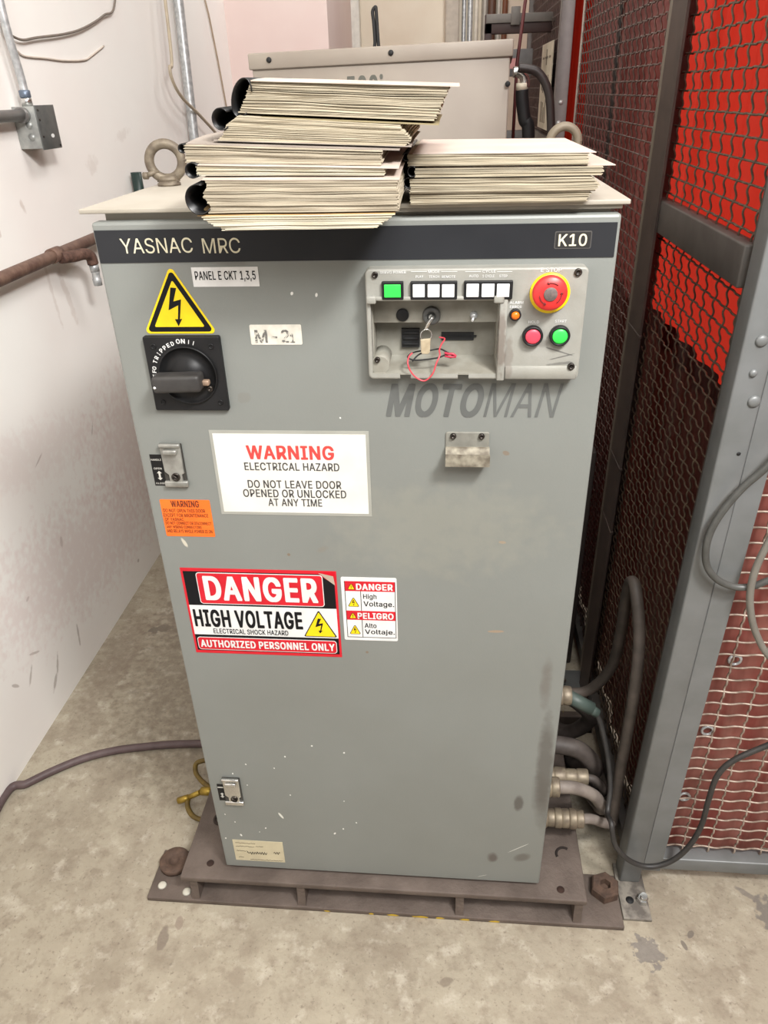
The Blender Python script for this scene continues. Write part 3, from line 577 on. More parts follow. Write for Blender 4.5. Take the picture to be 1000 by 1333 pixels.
def small_tri(parent, x0, x1, z0, z1, y, border=.0018, arrow=True, mark=None):
    T = [((x0 + x1) / 2, z1), (x0, z0), (x1, z0)]
    mb = MB(); prism(mb, rpoly(T, .0018), 'y', y, y + .0004); part('triangle_border', mb, M_ink, parent)
    mb = MB(); prism(mb, rpoly(inset(T, border), .001), 'y', y - .0003, y + .0002); part('triangle_field', mb, M_yellow, parent)
    mb = MB(); w_ = (x1 - x0); h_ = z1 - z0
    if arrow: prism(mb, norm_poly(ARROW, (x0 + x1) / 2 - w_ * .13, (x0 + x1) / 2 + w_ * .11, z0 + h_ * .14, z0 + h_ * .70), 'y', y - .0006, y)
    else: text(mb, '!', (x0 + x1) / 2 - w_ * .05, (x0 + x1) / 2 + w_ * .05, z0 + h_ * .16, z0 + h_ * .66, y - .0005, .02)
    part('triangle_mark', mb, M_ink, parent)
small_tri(s, X1 - .066, X1 - .006, zat(.755), zat(.44), -.0013)
mb = MB(); q = [(X1 - .031, Z1 - .0035), (X1 - .0005, Z1 - .0005), (X1 - .003, zat(.155))]
mb.add([(q[0][0], -.0012, q[0][1]), (q[1][0] - .004, -.006, q[1][1] - .006), (q[2][0], -.0012, q[2][1])], [(0, 1, 2)]); part('peeled_corner', mb, mat('sticker_back', rgb(200, 184, 166), .7), s)

# small bilingual sticker
P0, P1, Q0, Q1 = -.0425, .0525, .768, .9035
s = sheet('bilingual_sticker', (P0, P1, Q0, Q1), M_white, 'small white and red bilingual voltage sticker', rad=.003)
def pz(t): return Q1 - t * (Q1 - Q0)
mb = MB(); a0, a1 = P0 + .0065, P1 - .0035
prism(mb, [(a0, pz(.06)), (a1, pz(.06)), (a1, pz(.21)), (a0, pz(.21))], 'y', -.0009, -.0003); prism(mb, [(a0, pz(.52)), (a1, pz(.52)), (a1, pz(.665)), (a0, pz(.665))], 'y', -.0009, -.0003); part('red_bar', mb, M_red, s)
mb = MB()
for (u0, u1, v0, v1) in ((a0 - .001, a0, .06, .95), (a1, a1 + .001, .06, .95), (a0, a1, .945, .952), (a0 + .026, a0 + .027, .21, .52), (a0 + .026, a0 + .027, .665, .95)):
    prism(mb, [(u0, pz(v0)), (u1, pz(v0)), (u1, pz(v1)), (u0, pz(v1))], 'y', -.0009, -.0003)
part('grid_lines', mb, M_ink, s)
mb = MB(); text(mb, 'DANGER', a0 + .019, a1 - .003, pz(.19), pz(.09), -.0012, .04); part('heading', mb, M_white, s); mb = MB(); text(mb, 'PELIGRO', a0 + .019, a1 - .003, pz(.645), pz(.545), -.0012, .04); part('heading', mb, M_white, s)
mb = MB(); text(mb, 'High', a0 + .0305, a0 + .0535, pz(.345), pz(.25), -.0009, .015); text(mb, 'Voltage.', a0 + .0305, a1 - .0015, pz(.465), pz(.365), -.0009, .015)
part('lettering', mb, M_ink, s); mb = MB(); text(mb, 'Alto', a0 + .0305, a0 + .0515, pz(.79), pz(.715), -.0009, .015); text(mb, 'Voltaje.', a0 + .0305, a1 - .0015, pz(.91), pz(.815), -.0009, .015); part('lettering', mb, M_ink, s)
small_tri(s, a0 + .004, a0 + .0175, pz(.185), pz(.085), -.0012, .0008, False); small_tri(s, a0 + .004, a0 + .0175, pz(.64), pz(.54), -.0012, .0008, False)
small_tri(s, a0 + .003, a0 + .0235, pz(.455), pz(.30), -.0009, .001); small_tri(s, a0 + .003, a0 + .0235, pz(.90), pz(.74), -.0009, .001)

# rating paper bottom left
r = (-.3235, -.2115, .125, .1945)
s = sheet('paper_tag', r, mat('aged_paper', rgb(200, 190, 160), .7, c2=rgb(188, 178, 150), scale=30), 'aged paper tag with handwriting')
mb = MB(); rh = random.Random(5)
for (u0, u1, v) in ((.05, .45, .14), (.05, .42, .30), (.45, .6, .27), (.05, .26, .52), (.07, .17, .84), (.3, .95, .93)):
    xa = r[0] + u0 * .112; xb = r[0] + u1 * .112; za = r[3] - v * .0695
    nseg = int((u1 - u0) * 60)
    pts = [(xa + (xb - xa) * k / nseg, -.0009, za + rh.uniform(-.0012, .0012)) for k in range(nseg + 1)]
    tube(mb, pts, .0004, 4)
pts = [(r[0] + (.26 + .4 * k / 40) * .112, -.001, r[3] - .60 * .0695 + .006 * math.sin(k * 1.3) * rh.uniform(.2, 1)) for k in range(41)]
tube(mb, pts, .0006, 4)
pts = [(r[0] + (.80 + .12 * k / 14) * .112, -.001, r[3] - .55 * .0695 + .005 * math.sin(k * 1.1) * rh.uniform(.3, 1)) for k in range(15)]
tube(mb, pts, .0006, 4)
part('handwriting', mb, M_ink, s)

# brand lettering painted on the door
mb = MB(); M_moto = mat('dark_grey_print', rgb(97, 99, 97), .5, c2=rgb(90, 92, 90), scale=10)
textpx(mb, 'MOTO', 502, 630, 499, 543, -.0005, .035, .30); textpx(mb, 'MAN', 630, 732, 499, 543, -.0005, -.004, .30)
part('maker_lettering', mb, M_moto, cab, 'dark grey slanted lettering painted on the door')

# ------------------------------------------------------------------ disconnect switch
SX, SZ = -0.249, 1.262
mb = MB(); prism(mb, rrect(-.3055, -.1925, 1.2055, 1.3185, .003), 'y', -.008, 0, .0015)
sw = part('disconnect_switch', mb, M_black, cab, 'black rotary disconnect switch')
mb = MB(); lathe(mb, [(.044, -.006), (.044, -.011), (.042, -.012), (.0415, -.0095), (.024, -.0095), (.023, -.013), (.0, -.013)], (SX + .003, 0, SZ - .001), 'y', 48); part('dial', mb, M_blackgl, sw)
Mh = Matrix.Translation((SX + .0, 0, SZ - .006)) @ Matrix.Rotation(math.radians(-2), 4, 'Y') @ Matrix.Translation((-SX, 0, -SZ))
mb = MB(); box(mb, SX - .043, SX + .028, -.038, -.010, SZ - .012, SZ + .013, .005, 3); tx(mb, Mh); part('handle', mb, mat('worn_black_grip', rgb(58, 56, 54), .55, c2=rgb(46, 44, 43), scale=50), sw)
mb = MB(); lathe(mb, [(.0022, -.0386), (.0, -.039)], (SX - .039, 0, SZ - .010), 'y', 12); lathe(mb, [(.0022, -.030), (.0022, -.0386)], (SX - .039, 0, SZ - .010), 'y', 12); part('pointer_dot', mb, M_white, sw, 'white dot')
mb = MB(); box(mb, SX + .026, SX + .037, -.024, -.014, SZ - .012, SZ - .004, .002); part('release_tab', mb, mat('tan_metal', rgb(160, 136, 116), .5, .3), sw, 'small tan tab')
mb = MB(); lathe(mb, [(.0045, -.009), (.0045, -.014), (.002, -.015), (.002, -.012), (0, -.012)], (SX + .034, 0, SZ - .020), 'y', 16); part('screw', mb, M_screw, sw)
for sx, sz in ((-.042, .042), (.043, .042), (.045, -.043), (-.043, -.043)):
    mb = MB(); lathe(mb, [(.0042, -.007), (.0042, -.0088), (.0028, -.0092), (.0024, -.0075), (0, -.0075)], (SX + sx, 0, SZ + sz), 'y', 16); part('screw', mb, M_blackgl, sw)
mb = MB()
def arc_chars(s_, a_start, a_step, R, h, w_):
    for i, ch in enumerate(s_):
        if ch == ' ': continue
        t = math.radians(a_start - a_step * i); x = SX + .001 + R * math.cos(t); z = SZ + R * math.sin(t)
        ww = w_ * (.35 if ch in 'I|' else 1)
        text(mb, ch, x - ww / 2, x + ww / 2, z - h / 2, z + h / 2, -.0084, .03, 0, t - PI / 2)
arc_chars('TRIPPED', 156, 8.2, .0485, .006, .0045); arc_chars('ON', 96, 8.5, .050, .0068, .006); arc_chars('||', 78, 8, .050, .006, .003)
arc_chars('O', 168, 8, .0485, .006, .005); arc_chars('OFF', 190, 8, .0485, .006, .0045)
part('lettering', mb, M_white, sw)

# ------------------------------------------------------------------ door latches
def latch(x0, z0, w_, h_, mt, lab):
    mb = MB(); prism(mb, [(x0, z0 + h_), (x0 + w_, z0 + h_), (x0 + w_, z0), (x0, z0)][::-1], 'y', -.003, 0)
    L_ = part('door_latch', mb, mat('latch_base_dark', rgb(70, 68, 64), .5, .4), cab, lab)  # dark base plate behind the latch
    mb = MB(); prism(mb, [(x0 + .001, z0 + h_), (x0 + w_ - .001, z0 + h_), (x0 + w_ - .002, z0 + h_ * .32), (x0 + w_ - .006, z0 + h_ * .28), (x0 + w_ - .006, z0 + h_ * .1), (x0 + .008, z0 + h_ * .1), (x0 + .008, z0 + h_ * .28), (x0 + .002, z0 + h_ * .36)][::-1], 'y', -.0065, -.002, .0012)
    part('latch_plate', mb, mt, L_)
    mb = MB(); box(mb, x0 + w_ * .18, x0 + w_ * .82, -.0125, -.005, z0 + h_ * .78, z0 + h_ * .90, .0025, 2); box(mb, x0 + .0005, x0 + w_ - .0005, -.010, -.003, z0 + h_ * .94, z0 + h_ + .002, .002, 2); part('finger_lip', mb, mt, L_)
    mb = MB(); box(mb, x0 - .001, x0 + w_ + .002, -.008, -.001, z0 - .001, z0 + h_ * .13, .002, 2); part('hinge_bar', mb, mt, L_)
    mb = MB(); lathe(mb, [(w_ * .2, -.006), (w_ * .2, -.0085), (w_ * .13, -.009), (w_ * .12, -.0068), (0, -.0068)], (x0 + w_ * .55, 0, z0 + h_ * .24), 'y', 18)
    box(mb, -w_ * .16, w_ * .16, -.0100, -.0075, -.0015, .0015, .0006, 1, Matrix.Translation((x0 + w_ * .55, 0, z0 + h_ * .24)) @ Matrix.Rotation(.7, 4, 'Y')); part('key_slot', mb, M_screw, L_)
    return L_
latch(-.3135, 1.075, .035, .073, M_zinc, 'grey metal latch high on the door')
latch(-.319, .317, .037, .077, M_chrome, 'bright chrome latch low on the door')
for (x0, x1, z0, z1, small) in ((-.3335, -.3145, 1.0735, 1.1285, 0), (-.3335, -.3195, .322, .372, 1)):
    s = sheet('latch_label', (x0, x1, z0, z1), M_blackgl, 'black arrow label beside a latch')
    mb = MB(); w_ = x1 - x0; h_ = z1 - z0
    if not small:
        text(mb, 'HANDLE', x0 + .001, x1 - .001, z1 - h_ * .19, z1 - h_ * .13, -.0009, .02)
        text(mb, 'OPEN', x0 + .003, x1 - .003, z1 - h_ * .47, z1 - h_ * .41, -.0009, .02); text(mb, 'CLOSE', x0 + .002, x1 - .002, z0 + h_ * .05, z0 + h_ * .11, -.0009, .02)
    xm = (x0 + x1) / 2 + .001; za, zb = z0 + h_ * .18, z1 - h_ * .52
    prism(mb, [(xm - .0015, za + .004), (xm + .0015, za + .004), (xm + .0015, zb - .004), (xm - .0015, zb - .004)], 'y', -.0010, -.0004)
    prism(mb, [(xm - .004, zb - .004), (xm + .004, zb - .004), (xm, zb)], 'y', -.0010, -.0004); prism(mb, [(xm + .004, za + .004), (xm - .004, za + .004), (xm, za)], 'y', -.0010, -.0004)
    if small: box(mb, x0 + .001, x1 - .001, -.0010, -.0004, z1 - h_ * .22, z1 - h_ * .16)
    part('lettering', mb, mat('pale_print', rgb(196, 194, 186), .6), s)

# ------------------------------------------------------------------ hanger bracket
M_brk = mat('bracket_grey', rgb(140, 139, 130), .45, .2, c2=rgb(126, 124, 116), scale=60)
mb = MB(); prism(mb, rrect(.1315, .196, 1.1300, 1.1715, .003), 'y', -.003, 0, .0008)
hk = part('hanger_bracket', mb, M_brk, cab)
mb = MB(); prism(mb, [(-.003, 1.148), (-.007, 1.147), (-.026, 1.133), (-.026, 1.146), (-.029, 1.147), (-.029, 1.127), (-.002, 1.127), (-.002, 1.148)], 'x', .1315, .197)
part('bracket_lip', mb, mat('worn_bracket', rgb(156, 150, 134), .5, .2, c2=rgb(104, 96, 84), scale=70), hk)
for sx in (.1425, .1845):
    mb = MB(); lathe(mb, [(.0046, -.003), (.0046, -.006), (.0034, -.0075), (.002, -.0075), (.0018, -.0055), (0, -.0055)], (sx, 0, 1.166), 'y', 18); part('screw', mb, M_screw, hk)

# ------------------------------------------------------------------ operator panel
M_pan = mat('panel_grey', rgb(150, 149, 142), .5, c2=rgb(140, 139, 131), scale=40, lo=.3, hi=.7, bump=.05, bscale=400)
PX0, PX1, PZ0, PZ1 = .0215, .3125, 1.2605, 1.4115
pmat = M_pan
add_marks(pmat, CO, (0, 2), [(.285, 1.272, .05, .011, 0, rgb(140, 138, 128), .45, .8, .8), (.205, 1.32, .006, .055, 0, rgb(110, 100, 92), .75, .8, 2.0), (.216, 1.29, .006, .03, 0, rgb(120, 112, 104), .6, .8, 2.0),
                             (.285, 1.300, .022, .0012, -.3, rgb(84, 82, 80), .8, .5, 1.2), (.288, 1.293, .018, .0012, .25, rgb(84, 82, 80), .8, .5, 1.2), (.293, 1.284, .02, .002, .1, rgb(96, 94, 90), .7, .6, 2.5),
                             (.262, 1.312, .01, .006, 0, rgb(112, 108, 102), .6, .8, 1.5)])
FY = -.022      # front face of the panel housing
ox0, ox1, oz0, oz1 = .0275, .2, 1.2685, 1.3725
mb = MB(); prism(mb, rrect(PX0, PX1, PZ0, PZ1, .007), 'y', FY, 0.0, .0024)
panel = part('operator_panel', mb, pmat, cab, 'light grey operator panel with buttons and a sunken bay')
cut_boxes(panel, [(ox0, ox1, -.1, .1, oz0, oz1)] + [(nx - .0075, nx + .0075, -.1, .012, 1.25, 1.27) for nx in (.0735, .1545)])
# the bay inside the door
mb = MB(); t = .001
zl = 1.3335
box(mb, ox0, ox1, .006, .012, zl, oz1)                       # upper face
box(mb, ox0, ox1, .012, .040, zl - .001, zl + .004)                # underside of the step
box(mb, ox0, ox1, .034, .040, oz0 - .003, zl)                        # lower face
prism(mb, [(-.0215, oz0 - .0015), (-.0215, oz0 + .0005), (.036, oz0 + .010), (.036, oz0 - .0015)], 'x', ox0, ox1)   # sloping floor
box(mb, ox0 - .001, ox0 + .0015, -.004, .040, oz0 - .002, oz1 + .001); box(mb, ox1 - .0015, ox1 + .001, -.004, .040, oz0 - .002, oz1 + .001); box(mb, ox0, ox1, -.004, .012, oz1 - .001, oz1 + .001)
lathe(mb, [(.013, -.019), (.013, .034)], (ox0 + .010, 0, oz0 + .011), 'y', 24)
part('panel_bay', mb, mat('bay_grey', rgb(144, 142, 132), .55, c2=rgb(122, 118, 107), scale=30, lo=.35, hi=.7), panel)
mb = MB(); box(mb, ox0 - .004, ox1 + .004, FY - .004, FY + .003, 1.3705, 1.3765, .002, 2); box(mb, ox0 - .005, ox0 + .008, FY - .006, FY + .002, 1.367, 1.3775, .002); box(mb, ox1 - .008, ox1 + .006, FY - .006, FY + .002, 1.367, 1.3775, .002)
part('hinge_rail', mb, pmat, panel)
mb = MB(); box(mb, ox1 + .0005, ox1 + .011, FY - .004, FY + .002, PZ0 - .001, 1.3765, .0018, 2); box(mb, ox1 + .012, PX1 - .003, FY - .0025, FY + .004, PZ0 + .001, 1.280, .001, 1)
part('side_rail', mb, pmat, panel)
z5 = zc(460, 320, .32)
def P5(a, b_, y=FY):                      # crop 5 -> point on plane y
    p = on(*z5(a, b_), 1, y); return p.x, p.z
def screw_at(a, b_, y, r_=.0042):
    x, z = P5(a, b_, y); mb = MB(); lathe(mb, [(r_, y + .001), (r_, y - .0022), (r_ * .8, y - .003), (r_ * .5, y - .003), (r_ * .45, y - .0005), (0, y - .0005)], (x, 0, z), 'y', 18); part('screw', mb, M_screw, panel)
screw_at(88, 118, FY); screw_at(915, 107, FY, .005); screw_at(98, 463, FY + .002, .004); screw_at(886, 490, FY - .002, .0048)
def rect5(a0, b0, a1, b1, y=FY):
    p = P5(a0, (b0 + b1) / 2, y); q = P5(a1, (b0 + b1) / 2, y); t_ = P5((a0 + a1) / 2, b0, y); u = P5((a0 + a1) / 2, b1, y)
    return p[0], q[0], u[1], t_[1]
def bezel(a0, b0, a1, b1, caps, mt, nm_):
    r = rect5(a0, b0, a1, b1); mb = MB(); prism(mb, rrect(*r, .0015), 'y', FY - .005, FY + .001, .001)
    bz = part('button_bezel', mb, M_black, panel)
    for (c0, c1) in caps:
        r2 = rect5(c0, b0 + 11, c1, b1 - 11); mb = MB(); prism(mb, rrect(r2[0], r2[1], r2[2], r2[3], .0008), 'y', FY - .0065, FY - .003, .0006); part(nm_, mb, mt, panel)
M_green = mat('green_button', rgb(60, 226, 86), .35, c2=rgb(52, 214, 78)); M_wbtn = mat('white_button', rgb(240, 240, 240), .35, c2=rgb(228, 228, 228))
bezel(117, 143, 205, 217, [(127, 194)], M_green, 'green_push_button')
bezel(233, 142, 423, 216, [(243, 291), (303, 351), (361, 411)], M_wbtn, 'white_push_button')
bezel(450, 140, 648, 215, [(460, 510), (522, 573), (583, 634)], M_wbtn, 'white_push_button')
mb = MB()
def t5(s_, a0, b0, a1, b1, bo=.012): text(mb, s_, *rect5(a0, b0, a1, b1), FY - .0004, bo)
t5('SERVO POWER', 108, 102, 215, 113); t5('MODE', 305, 99, 352, 110); t5('CYCLE', 526, 98, 580, 109); t5('PLAY', 254, 120, 285, 130); t5('TEACH', 308, 120, 350, 130); t5('REMOTE', 361, 120, 416, 130)
t5('AUTO', 471, 117, 509, 128); t5('1 CYCLE', 526, 117, 574, 128); t5('STEP', 594, 117, 627, 128); t5('E STOP', 763, 89, 848, 106); t5('ALARM', 637, 225, 692, 236); t5('ERROR', 637, 242, 686, 253); t5('HOLD', 713, 304, 756, 315); t5('START', 821, 301, 868, 312)
for a0, a1 in ((235, 300), (358, 423), (455, 520), (585, 647)):
    r = rect5(a0, 103.5, a1, 105.5); mb.add([(r[0], FY - .0004, r[2]), (r[1], FY - .0004, r[2]), (r[1], FY - .0004, r[3]), (r[0], FY - .0004, r[3])], [(0, 1, 2, 3)])
part('lettering', mb, M_white, panel)
def ring_button(a, b_, rb, rc, mt, nm_, dome=.002):
    x, z = P5(a, b_, FY - .004); k = .001
    mb = MB(); lathe(mb, [(rb, FY), (rb, FY - .006), (rb * .92, FY - .0085), (rc * 1.06, FY - .0085), (rc * 1.03, FY - .005), (0, FY - .005)], (x, 0, z), 'y', 36); part('button_collar', mb, M_black, panel)
    mb = MB(); lathe(mb, [(rc, FY - .004), (rc, FY - .0075), (rc * .9, FY - .0075 - dome * .5), (rc * .5, FY - .0075 - dome), (0, FY - .0075 - dome)], (x, 0, z), 'y', 32); part(nm_, mb, mt, panel)
ring_button(730, 367, .0138, .0102, mat('red_button', rgb(226, 78, 96), .4, c2=rgb(214, 66, 84)), 'red_push_button')
ring_button(840, 366, .0138, .0102, M_green, 'green_push_button')
ring_button(659, 281, .0078, .0056, mat('amber_lens', rgb(226, 112, 26), .25), 'amber_lamp', .004)
ex, ez = P5(800, 193, FY - .002)
mb = MB(); lathe(mb, [(.0262, FY), (.0262, FY - .002), (.025, FY - .003), (.016, FY - .003), (.014, FY - .015)], (ex, 0, ez), 'y', 44); part('yellow_ring', mb, M_yellow, panel)
hx, hz = P5(802, 195, FY - .022)
mb = MB(); lathe(mb, [(.016, FY - .010), (.0215, FY - .013), (.0225, FY - .016), (.0222, FY - .020), (.020, FY - .023), (.010, FY - .025), (0, FY - .0255)], (hx, 0, hz), 'y', 44); part('emergency_stop_button', mb, mat('red_mushroom', rgb(228, 52, 50), .4, c2=rgb(214, 44, 44)), panel)
mb = MB(); lathe(mb, [(.0088, FY - .0235), (.0088, FY - .0262), (.008, FY - .0268), (0, FY - .0268)], (hx, 0, hz), 'y', 28); part('button_plug', mb, mat('worn_grey_plug', rgb(112, 96, 92), .6, c2=rgb(86, 78, 76), scale=300), panel)
mb = MB()
for a0 in (.9, 3.3, 5.4):
    pts = [(hx + .0140 * math.cos(a0 + k * .13), FY - .0251, hz + .0140 * math.sin(a0 + k * .13)) for k in range(9)]; tube(mb, pts, .0006, 6)
    e = pts[-1]; f_ = a0 + 8 * .13 + PI / 2
    tube(mb, [(e[0] + .003 * math.cos(f_ - 2.4), FY - .0251, e[2] + .003 * math.sin(f_ - 2.4)), e, (e[0] + .003 * math.cos(f_ + 2.4), FY - .0251, e[2] + .003 * math.sin(f_ + 2.4))], .0005, 6)
part('turn_arrows', mb, mat('dark_red_mark', rgb(96, 34, 36), .6), panel)
# fittings in the bay
def bay(a, b_, y): return P5(a, b_, y)
x, z = bay(200, 282, .004); mb = MB(); lathe(mb, [(.0088, .007), (.0088, .0035), (.008, .003), (0, .003)], (x, 0, z), 'y', 28); part('blanking_plug', mb, M_black, panel)
x, z = bay(318, 285, .002); KX, KZ = x, z
mb = MB(); lathe(mb, [(.0125, .007), (.0125, .001), (.011, -.001), (.006, -.001), (.0055, .001), (0, .001)], (x, 0, z), 'y', 32); part('key_switch', mb, mat('grey_key_switch', rgb(72, 72, 70), .45), panel)
x, z = bay(490, 283, .004); mb = MB(); lathe(mb, [(.0055, .007), (.0055, .004), (.004, .003), (.004, -.001), (0, -.001)], (x, 0, z), 'y', 8); cyl(mb, (x, 0, z), (x - .002, -.009, z - .004), .0018, 10); part('toggle_switch', mb, M_steel, panel)
r = rect5(197, 335, 270, 410, .032); mb = MB(); prism(mb, [(r[0], r[2]), (r[1], r[2]), (r[1], r[3]), (r[0], r[3])], 'y', .029, .036)
for k in range(3): box(mb, r[0] + .002, r[1] - .002, .027, .030, r[2] + .003 + k * .008, r[2] + .007 + k * .008, .0008, 1)
part('socket', mb, M_blackm, panel)
r = rect5(358, 351, 490, 383, .033); mb = MB(); prism(mb, [(r[0], r[2]), (r[1], r[2]), (r[1], r[3]), (r[0], r[3])], 'y', .032, .036); box(mb, r[0] + .003, r[1] - .003, .0305, .033, (r[2] + r[3]) / 2 - .0006, (r[2] + r[3]) / 2 + .0006); box(mb, r[1], r[1] + .004, .031, .036, (r[2] + r[3]) / 2 - .001, (r[2] + r[3]) / 2 + .001)
part('card_slot', mb, M_blackm, panel)

# key hanging in the switch, and the loose wires
kt = thing('key', 'metal key with a ring and a beige tag hanging from the key switch', 'key', (KX, -.02, KZ - .05))
ky = MB(); Mk = Matrix.Translation((KX, 0, KZ)) @ Matrix.Rotation(math.radians(35), 4, 'Y')
box(ky, -.0018, .0018, -.020, .0005, -.010, .004, .0006, 1, Mk); lathe(ky, [(.0038, -.006), (.0038, .0005)], (KX, 0, KZ), 'y', 16)
tube(ky, [(KX + .001, -.014, KZ + .002), (KX - .008, -.017, KZ - .014)], .0022, 8); part('blade', ky, M_chrome, kt)
mb = MB(); torus(mb, (KX - .0065, -.018, KZ - .021), .0078, .0008, Matrix.Rotation(.2, 4, 'Z'), n=32, k=8); part('key_ring', mb, M_chrome, kt)
mb = MB(); prism(mb, [(KX - .0145, KZ - .0265), (KX - .0005, KZ - .0255), (KX - .0015, KZ - .0445), (KX - .0040, KZ - .047), (KX - .0120, KZ - .047), (KX - .0135, KZ - .045)][::-1], 'y', -.0210, -.0175, .0008); part('tag', mb, mat('beige_plastic_tag', rgb(178, 164, 138), .3, c2=rgb(158, 144, 120), scale=120), kt)
def W5(pts): return [Vector((on(*z5(a, b_), 1, y).x, y, on(*z5(a, b_), 1, y).z)) for a, b_, y in pts]
mb = MB(); tube(mb, spline(W5([(350, 372, .02), (372, 378, .015), (358, 402, .0), (350, 425, -.01), (352, 445, -.02), (338, 478, -.026), (322, 522, -.0275), (290, 549, -.0275), (255, 535, -.0275), (232, 508, -.0275), (222, 478, -.026), (226, 452, -.018), (240, 436, -.012)])), .0011, 8)
solo('wire', mb, mat('red_wire', rgb(206, 72, 82), .4), 'thin red wire looping out of the sunken panel bay', 'wire')
mb = MB(); tube(mb, spline(W5([(300, 425, .0), (260, 430, -.004), (232, 440, -.010), (222, 455, -.015), (250, 465, -.018), (300, 462, -.019), (345, 455, -.018), (375, 445, -.012), (395, 455, -.010), (405, 448, -.010), (380, 432, -.008), (355, 420, -.004), (330, 422, .0), (290, 432, -.008), (262, 446, -.013), (240, 470, -.018)])), .0011, 8)
solo('wire', mb, M_blackm, 'tangled thin black wire lying in the sunken panel bay', 'wire')
mb = MB(); tube(mb, spline(W5([(372, 436, -.012), (390, 440, -.014), (405, 440, -.014), (418, 450, -.014)])), .0018, 8); tube(mb, spline(W5([(372, 448, -.012), (392, 452, -.014), (418, 452, -.014)])), .0016, 8)
solo('wire', mb, mat('crimson_wire', rgb(176, 44, 66), .4), 'short crimson wire ends beside the black tangle in the bay', 'wire')

# ------------------------------------------------------------------ rusty steel base
base = thing('equipment_skid', 'low rusty brown steel base bolted to the floor under the cabinet', 'steel base', (0, .3, 0))
M_base = mat('brown_steel', rgb(106, 94, 86), .7, .15, c2=rgb(82, 71, 64), scale=14, detail=7, lo=.3, hi=.7, bump=.2, bscale=120)
add_marks(M_base, (0, .3, 0), (0, 2), [(x, .004, r, .004, 0, rgb(214, 180, 40), .9, .5, 1.2) for x, r in ((.03, .015), (.09, .02), (.135, .01), (.19, .012), (.255, .013), (-.12, .01), (-.02, .006))])
mb = MB(); box(mb, -.452, .452, -.026, .66, .072, .088, .003); part('top_plate', mb, M_base, base)
mb = MB(); box(mb, -.44, .44, .045, .06, .014, .072); box(mb, -.44, .44, .58, .6, .0, .072); box(mb, -.435, -.415, .06, .6, .0, .072); box(mb, .415, .435, .06, .6, .0, .072)
part('web', mb, M_base, base)
mb = MB(); box(mb, -.541, .538, -.032, .092, .0, .013, .002); part('floor_plate', mb, M_base, base)
for gx in (-.425, -.178, .178, .436):
    mb = MB(); prism(mb, [(-.022, .072), (-.022, .05), (-.028, .013), (.045, .013), (.045, .072)], 'x', gx - .009, gx + .009)
    sharp(part('gusset', mb, M_base, base))
# big hold-down nuts
mb = MB(); lathe(mb, [(.0335, .013), (.0335, .034), (.030, .038), (.013, .038), (.012, .022), (0, .022)], (.508, .052, 0), 'z', 6, False, .35); part('hex_nut', mb, M_rustbolt, base)
mb = MB(); lathe(mb, [(.036, .013), (.036, .024), (.034, .026), (.013, .026), (.012, .016), (0, .016)], (-.503, .058, 0), 'z', 28); part('hold_down_nut', mb, M_rustbolt, base)
for (hx_, hy_) in ((.397, -.002), (-.392, .012)):
    mb = MB(); lathe(mb, [(.0085, .0884), (.0085, .0886), (0, .0886)], (hx_, hy_, 0), 'z', 20); part('bolt_hole', mb, mat('hole_dark', rgb(52, 34, 26), .9), base)
mb = MB(); torus(mb, (.415, .085, .0885), .017, .003, Matrix.Rotation(PI / 2, 4, 'X'), PI * .85, PI * 1.7, 24, 8); part('cut_slot', mb, mat('slot_dark', rgb(40, 32, 28), .9), base)
mb = MB(); torus(mb, (-.40, .13, .0885), .015, .004, Matrix.Rotation(PI / 2, 4, 'X'), 0, PI * 1.2, 24, 8); part('cut_slot', mb, mat('slot_dark2', rgb(52, 42, 36), .9), base)
for (sx, sy) in ((-.515, .0), (-.452, -.012)):
    mb = MB(); lathe(mb, [(.011, .013), (.008, .015), (0, .0158)], (sx, sy, 0), 'z', 14); part('paint_blob', mb, mat('pale_paint_blob', rgb(196, 192, 178), .5), base)

# ------------------------------------------------------------------ manuals on the lid
LIDZ = 1.488
M_page = mat('aged_pages', rgb(184, 174, 152), .85, c2=rgb(130, 117, 95), scale=16, detail=8, lo=.38, hi=.78, stretch=(1, 1, 40))
M_page2 = mat('grey_pages', rgb(178, 168, 148), .85, c2=rgb(124, 111, 92), scale=16, detail=8, lo=.38, hi=.78, stretch=(1, 1, 40))
M_pagew = mat('white_pages', rgb(204, 197, 178), .85, c2=rgb(172, 159, 126), scale=14, detail=6, lo=.45, hi=.8, stretch=(1, 1, 20))
M_cover = mat('dusty_white_cover', rgb(192, 180, 168), .7, c2=rgb(174, 158, 146), scale=12)
M_coverg = mat('grey_cover', rgb(150, 140, 130), .7, c2=rgb(126, 116, 108), scale=12)
M_spine = mat('black_comb_spine', rgb(22, 22, 23), .35, c2=rgb(14, 14, 15), scale=40)
def droop(y): return -0.011 * (max(0, -y) / .12) ** 1.6 if y < 0 else 0.0
